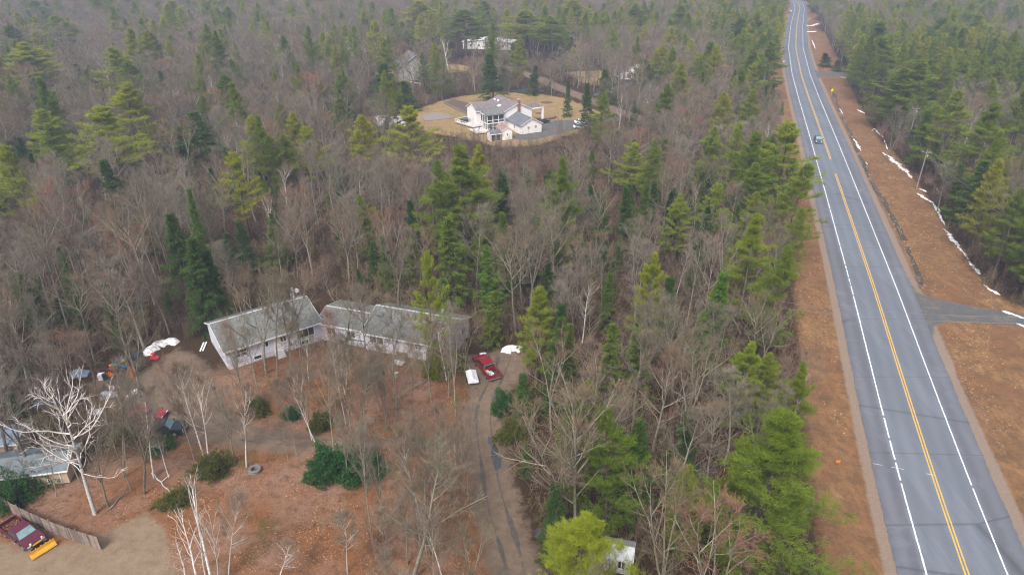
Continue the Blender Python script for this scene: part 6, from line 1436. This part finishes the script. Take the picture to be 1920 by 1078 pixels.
shrub(622, 884, 2.7, 2.6, 'dark glossy green rhododendron mound, left half of the pair', M_rhodo, 1, 2200, 'rhododendron'); shrub(680, 886, 2.6, 2.3, 'dark glossy green rhododendron mound, right half of the pair', M_rhodo, 2, 2200, 'rhododendron')
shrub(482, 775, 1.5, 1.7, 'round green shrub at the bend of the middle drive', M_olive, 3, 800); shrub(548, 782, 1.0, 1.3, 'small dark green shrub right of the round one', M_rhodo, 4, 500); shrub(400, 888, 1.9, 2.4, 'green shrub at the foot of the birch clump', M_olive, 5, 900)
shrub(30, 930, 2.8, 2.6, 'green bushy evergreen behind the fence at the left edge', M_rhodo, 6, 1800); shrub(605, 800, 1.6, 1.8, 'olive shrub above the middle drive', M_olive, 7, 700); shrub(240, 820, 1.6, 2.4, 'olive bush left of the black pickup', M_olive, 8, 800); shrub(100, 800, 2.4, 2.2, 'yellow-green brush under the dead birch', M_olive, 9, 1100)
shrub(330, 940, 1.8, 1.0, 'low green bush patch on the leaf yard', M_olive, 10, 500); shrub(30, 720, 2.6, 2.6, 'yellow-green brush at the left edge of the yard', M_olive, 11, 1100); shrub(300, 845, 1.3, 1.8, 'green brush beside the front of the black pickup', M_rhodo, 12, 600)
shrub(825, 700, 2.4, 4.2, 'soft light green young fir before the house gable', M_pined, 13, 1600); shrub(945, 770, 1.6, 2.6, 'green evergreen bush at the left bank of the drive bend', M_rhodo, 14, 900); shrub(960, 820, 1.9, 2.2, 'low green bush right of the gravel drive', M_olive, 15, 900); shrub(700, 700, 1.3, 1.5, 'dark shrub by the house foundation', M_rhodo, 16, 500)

# ------------------------------------------------------------------ snow
def snow(pts, w, lab, h=0.16, seed=0):
    """ragged melting patches strung along a line"""
    g = np.random.default_rng(seed); W_ = np.array(gps(pts)); seg = np.r_[0, np.cumsum(np.hypot(*np.diff(W_, axis=0).T))]; n = max(5, int(seg[-1] / 0.35)); q = np.linspace(0, seg[-1], n)
    X = np.interp(q, seg, W_[:, 0]); Y = np.interp(q, seg, W_[:, 1]); T = np.gradient(np.c_[X, Y], axis=0); T /= np.hypot(*T.T)[:, None] + 1e-9; N = np.c_[-T[:, 1], T[:, 0]]
    e = np.sin(np.linspace(0, math.pi, n)) ** .45; ph = g.uniform(0, 6, 4)
    wl_ = w * e * np.clip(.55 + .35 * np.sin(q * 1.1 + ph[0]) + .3 * np.sin(q * 3.1 + ph[1]) + g.normal(0, .18, n), .05, 2); wr = w * e * np.clip(.55 + .35 * np.sin(q * .9 + ph[2]) + .3 * np.sin(q * 3.7 + ph[3]) + g.normal(0, .18, n), .05, 2)
    V = []; F = []
    for i in range(n):
        for f, hh in ((-1, -.08), (-.55, h * .8), (0, h), (.55, h * .7), (1, -.08)):
            o_ = wl_[i] * max(f, 0) + wr[i] * min(f, 0); x, y = X[i] + N[i, 0] * o_, Y[i] + N[i, 1] * o_; V.append((x, y, float(gz(x, y)) + hh * min(1, e[i] * 1.3) + (g.uniform(-.03, .03) if abs(f) < 1 else 0)))
    for i in range(n - 1):
        for k in range(4): a = i * 5 + k; F.append((a, a + 1, a + 6, a + 5))
    o = MB().add(V, F).build('snow_patch', M_snow, smooth=True); tag(o, lab, 'snow patch')
snow([(1655, 286), (1668, 294), (1683, 308), (1697, 318), (1710, 334)], 1.2, 'largest ragged snow strip left of the utility pole', seed=1); snow([(1722, 354), (1738, 360)], .7, 'small snow patch at the foot of the utility pole', seed=2)
snow([(1718, 362), (1735, 372), (1752, 384)], .7, 'snow strip just below the utility pole', seed=3); snow([(1756, 388), (1763, 398)], .5, 'tiny snow patch below the pole strip', seed=4)
snow([(1769, 428), (1785, 446), (1797, 464), (1808, 475)], .8, 'curved snow strip in the middle of the woods edge', seed=5); snow([(1816, 490), (1826, 503), (1838, 515)], .75, 'snow strip above the side lane', seed=6)
snow([(1843, 533), (1856, 543), (1876, 553)], .6, 'short snow strip nearest the side lane', seed=7); snow([(1878, 582), (1900, 590), (1935, 603)], .7, 'snow on the far bank of the side lane at right edge', seed=8); snow([(1640, 241), (1646, 249), (1657, 258)], .5, 'thin snow strip left of the bright spruce', seed=9)
snow([(1640, 241), (1634, 246)], .3, 'tiny snow patch left of the bright spruce', seed=19); snow([(1606, 206), (1622, 213)], .5, 'faint snow strip at the upper woods edge', seed=10); snow([(1748, 380), (1760, 400), (1772, 422)], .45, 'broken snow bits between the pole strip and the curved strip', seed=31); snow([(1806, 474), (1816, 488)], .4, 'small snow link above the side-lane strip', seed=32); snow([(1658, 262), (1664, 280)], .35, 'small snow bits above the largest strip', seed=33)
snow([(1576, 145), (1590, 147)], .8, 'snow bits at the end of the far lane', seed=11)
snow([(1509, 48), (1522, 49), (1536, 44)], 1.3, 'white snow bar across the far roadside, upper one', h=.3, seed=12); snow([(1512, 60), (1532, 60)], 1.0, 'white snow bar across the far roadside, lower one', h=.3, seed=13); snow([(1522, 75), (1526, 84), (1529, 92)], .5, 'narrow snow strip along the far ditch', seed=14)
snow([(1574, 202), (1581, 212)], .3, 'small snow patch in the upper ditch', seed=15); snow([(1601, 258), (1608, 270), (1615, 282)], .5, 'long white snow patch in the roadside ditch', seed=16); snow([(1623, 302), (1627, 308)], .25, 'tiny snow speck in the ditch', seed=17)
snow([(272, 668), (290, 650), (315, 644), (338, 640)], 1.9, 'big dirty snow heap left of the long house', h=.7, seed=18); snow([(938, 661), (955, 655), (984, 657)], 1.1, 'white snow heap behind the red pickup', h=.8, seed=20); snow([(222, 768), (238, 748), (250, 735), (268, 724)], .55, 'narrow strip of old snow beside the faded red car', h=.25, seed=21)
snow([(768, 154), (790, 158)], 1.0, 'white snow strip below the steep grey roof', h=.3, seed=22); snow([(898, 663), (912, 662)], .5, 'small snow patch just behind the red pickup', seed=23); snow([(1904, 606), (1925, 614)], .6, 'snow on the near side of the side lane at right edge', seed=24)

# ------------------------------------------------------------------ poles, wires, sign
M_pole = plain('pole_wood', (0.24, 0.21, 0.19), .9, var=.25, scale=3); M_wire = plain('wire', (0.16, 0.16, 0.165), .6)
def upole(x, y, H, lab, arm_rz):
    o = thing('utility_pole', lab, 'utility pole', (x, y, float(gz(x, y))), arm_rz); MB().tube([(0, 0, -.3), (0, 0, H / 2), (0, 0, H)], [.17, .14, .11], 9).build('pole', M_pole, o)
    MB().box(-1.0, 1.0, .12, .22, H - .75, H - .62).build('crossarm', M_pole, o)
    for k_ in (-.85, 0.5, .85): MB().tube([(k_, .17, H - .62), (k_, .17, H - .42)], .05, 7).build('insulator', M_conc, o)
    MB().tube([(0.32, 0, H - 1.7), (0.32, 0, H - 1.1)], .16, 9).build('transformer', M_metal, o); return o
px_, py_ = gp(1718, 355); upole(px_, py_, 9.6, 'leaning grey utility pole by the snow patches at the woods edge', R(-25))
pb = gp(1684, 262); upole(pb[0] + 3, pb[1], 9.8, 'utility pole whose top shows above the bright conical spruce', R(-25)); pc = gp(1615, 145); upole(pc[0], pc[1], 11, 'distant utility pole behind the far lane', R(-25))
pd = (81.0, 79.0); upole(pd[0], pd[1], 11, 'utility pole just past the right edge beside the side lane', R(-25)); pe = (66.0, 40.0)
def wire(a, b2, sag, lab, r=0.022):
    a, b2 = Vector(a), Vector(b2); pts = [a.lerp(b2, k / 24) + Vector((0, 0, -sag * 4 * (k / 24) * (1 - k / 24))) for k in range(25)]
    o = MB().tube([tuple(p) for p in pts], r, 4).build('overhead_wire', M_wire); tag(o, lab, 'wire', 'overhead power wires')
pA = (px_, py_); pB = (pb[0] + 3, pb[1]); 
for dx, zz_, s_, nm in ((-.8, 9.2, 1.4, 'outer'), (.8, 9.2, 1.5, 'inner'), (0.1, 8.3, 1.8, 'lowest')):
    wire((pA[0] + dx, pA[1], zz_), (pd[0] + dx + 6, pd[1] - 0, zz_ + 1), s_, f'{nm} overhead wire from the leaning pole down to the right edge', 0.03); wire((pB[0] + dx, pB[1], zz_), (pA[0] + dx, pA[1], zz_), s_, f'{nm} overhead wire between the leaning pole and the next pole', 0.03); wire((pc[0] + dx, pc[1], zz_), (pB[0] + dx, pB[1], zz_), s_, f'{nm} overhead wire running to the distant pole', 0.03)
for zz_, nm in ((8.6, 'upper'), (7.6, 'lower')): wire((pd[0], pd[1], zz_), (38, 84, zz_ - .6), 1.0, f'{nm} pale service wire crossing above the road', 0.02)
x, y = gp(1558, 181); sg = thing('road_sign', 'yellow diamond warning sign on a post beside the ditch', 'road sign', (x, y, float(gz(x, y))), R(15)); MB().box(-.035, .035, -.03, .03, 0, 2.9).build('post', M_metal, sg)
MB().prism([(0, 1.75), (.62, 2.37), (0, 2.99), (-.62, 2.37)], -.055, -.032, 'y').build('panel', plain('sign_yellow', (0.80, 0.72, 0.02), .4, var=.03), sg)
x, y = gp(1468, 121); sg = thing('mailbox', 'small white mailbox at the left road shoulder, far stretch', 'mailbox', (x, y, 0), R(10)); MB().box(-.06, .06, -.06, .06, 0, 1.1).build('post', M_timber, sg); MB().box(-.3, .3, -.45, .45, 1.1, 1.6).build('box', M_trim, sg, bevel=.05)
x, y = gp(1482, 25); sg = thing('mailbox', 'tiny white mailbox at the crest of the far road', 'mailbox', (x, y, 0), R(10)); MB().box(-.06, .06, -.06, .06, 0, 1.1).build('post', M_timber, sg); MB().box(-.5, .5, -.5, .5, 1.1, 2.0).build('box', M_trim, sg, bevel=.05)
# stones along the ditch
def stones(line, n, w, name, lab, smin, smax, seed, z=0.0):
    g = np.random.default_rng(seed); W_ = np.array(line); seg = np.r_[0, np.cumsum(np.hypot(*np.diff(W_, axis=0).T))]; q = g.uniform(0, seg[-1], n); X = np.interp(q, seg, W_[:, 0]) + g.normal(0, w, n); Y = np.interp(q, seg, W_[:, 1]) + g.normal(0, w, n)
    base = np.array([(1, 0, 0), (-1, 0, 0), (0, 1, 0), (0, -1, 0), (0, 0, 1), (0, 0, -1)], float); fs = np.array([(0, 2, 4), (2, 1, 4), (1, 3, 4), (3, 0, 4), (2, 0, 5), (1, 2, 5), (3, 1, 5), (0, 3, 5)]); s = g.uniform(smin, smax, n)
    V = (base[None] * g.uniform(.6, 1.2, (n, 6, 1)) * s[:, None, None] * [1, 1, .6]) + np.c_[X, Y, gz(X, Y) + z][:, None, :]; F = fs[None] + np.arange(n)[:, None, None] * 6
    m_ = tri_mesh(name, V.reshape(-1, 3), F.reshape(-1, 3), [M_stone]); o = bpy.data.objects.new(name, m_); S.collection.objects.link(o); kind(o, 'stuff'); o['label'] = lab
stones(DITCH, 600, .25, 'ditch_stones', 'dark grey rubble lining the roadside ditch', .08, .22, 1); stones(DITCH2, 120, .3, 'swale_stones', 'grey stones in the shallow swale below the side lane', .04, .10, 2)
M_wet = plain('ditch_growth', (0.055, 0.045, 0.032), .9, var=.6, scale=1.2)
for k_, (dl, w_) in enumerate(((DITCH, .5),)):
    W_ = np.array(dl); V = []; F = []; n = 60; seg = np.r_[0, np.cumsum(np.hypot(*np.diff(W_, axis=0).T))]; q = np.linspace(0, seg[-1], n); X = np.interp(q, seg, W_[:, 0]); Y = np.interp(q, seg, W_[:, 1]); T = np.gradient(np.c_[X, Y], axis=0); T /= np.hypot(*T.T)[:, None]
    for i in range(n):
        for f in (-1, -.3, .3, 1):
            ww = w_ * random.uniform(.3, 1.5) * (1 if i not in (0, n - 1) else .1); x, y = X[i] - T[i, 1] * f * ww, Y[i] + T[i, 0] * f * ww; V.append((x, y, float(gz(x, y)) + .03))
    for i in range(n - 1):
        if random.random() < .14: continue
        for k in range(3): a = i * 4 + k; F.append((a, a + 1, a + 5, a + 4))
    kind(MB().add(V, F).build('ditch', M_wet), 'structure')
g = np.random.default_rng(9)
# scattered pale bits and loose stones on the verge
vp = np.array([gp(px, py) for px, py in [(1845, 640), (1820, 660), (1797, 672), (1480, 470), (1900, 720), (1560, 790)]])
stones([gp(1780, 640), gp(1800, 690), gp(1820, 760)], 40, 1.2, 'loose_stones', 'pale loose stones scattered on the verge below the lane', .05, .14, 5)
# leaf scatter: individual fallen leaves as small faces on the open yard
n = 90000; P = np.c_[g.uniform(-62, 8, n), g.uniform(24, 84, n)]; P = P[(sdf(P, LEAF) > 0) & (sdf(P, SAND) < .5) & (sdf(P, DRIVE_MID) < .3) & (2.6 - line_d(P, DRIVE_C) < 0)]; dens_ = lowf(P, .5, 21) + lowf(P, 1.6, 22) * .7; P = P[dens_ > .1]; n = len(P)
C0 = np.c_[P, gz(P[:, 0], P[:, 1]) + .02]; V, F = blades(C0, unit(np.c_[g.normal(0, 1, (n, 2)), g.uniform(.02, .5, n)]), g.uniform(.08, .20, n), g.uniform(.07, .15, n), g)
M_fl = bpy.data.materials.new('fallen_leaf'); M_fl.use_nodes = True; t = M_fl.node_tree; b = t.nodes['Principled BSDF']; b.inputs['Roughness'].default_value = .9
t.links.new(ramp(t, attr(t, 'tint'), [(0.0, (0.12, 0.045, 0.018)), (0.4, (0.30, 0.13, 0.055)), (0.75, (0.36, 0.18, 0.085)), (1.0, (0.46, 0.30, 0.20))]), b.inputs['Base Color'])
m_ = tri_mesh('fallen_leaves', V, F, [M_fl], tint=g.uniform(0, 1, n)); o = bpy.data.objects.new('fallen_leaves', m_); S.collection.objects.link(o); kind(o, 'stuff'); o['label'] = 'fallen oak leaves covering the open yard'
# dry grass tufts on the verge
n = 26000; P = np.c_[g.uniform(40, 105, n), g.uniform(38, 190, n)]; r_ = road_off(P); P = P[((sdf(P, VERGE_R) > .3) & (r_ > 8) | ((r_ < -7.8) & (r_ > -13))) & (sdf(P, SIDE_ROAD) < -.3)]; P = P[(lowf(P, .8, 31) > -.2)]; n = len(P)
C0 = np.repeat(np.c_[P, gz(P[:, 0], P[:, 1])], 3, 0); V, F = blades(C0, unit(np.c_[g.normal(0, .8, (n * 3, 2)), g.uniform(.3, 1, n * 3)]), g.uniform(.12, .38, n * 3), .07, g)
M_dg = bpy.data.materials.new('dry_grass'); M_dg.use_nodes = True; t = M_dg.node_tree; b = t.nodes['Principled BSDF']; b.inputs['Roughness'].default_value = .9
t.links.new(ramp(t, attr(t, 'tint'), [(0.0, (0.15, 0.075, 0.03)), (0.5, (0.33, 0.20, 0.10)), (1.0, (0.50, 0.36, 0.22))]), b.inputs['Base Color'])
m_ = tri_mesh('dry_grass', V, F, [M_dg], tint=np.repeat(g.uniform(0, 1, n), 3)); o = bpy.data.objects.new('dry_grass', m_); S.collection.objects.link(o); kind(o, 'stuff'); o['label'] = 'dry tan grass on the road verges'


# ------------------------------------------------------------------ haze
hm = bpy.data.materials.new('haze'); hm.use_nodes = True; t = hm.node_tree; t.nodes.clear()
pv = t.nodes.new('ShaderNodeVolumePrincipled'); pv.inputs['Color'].default_value = (0.66, 0.76, 1.0, 1); pv.inputs['Density'].default_value = 0.00050; pv.inputs['Anisotropy'].default_value = 0.2
oo = t.nodes.new('ShaderNodeOutputMaterial'); t.links.new(pv.outputs[0], oo.inputs['Volume'])
o = MB().box(-1000, 1200, -250, 1800, -3, 62).build('haze', hm); kind(o, 'stuff')
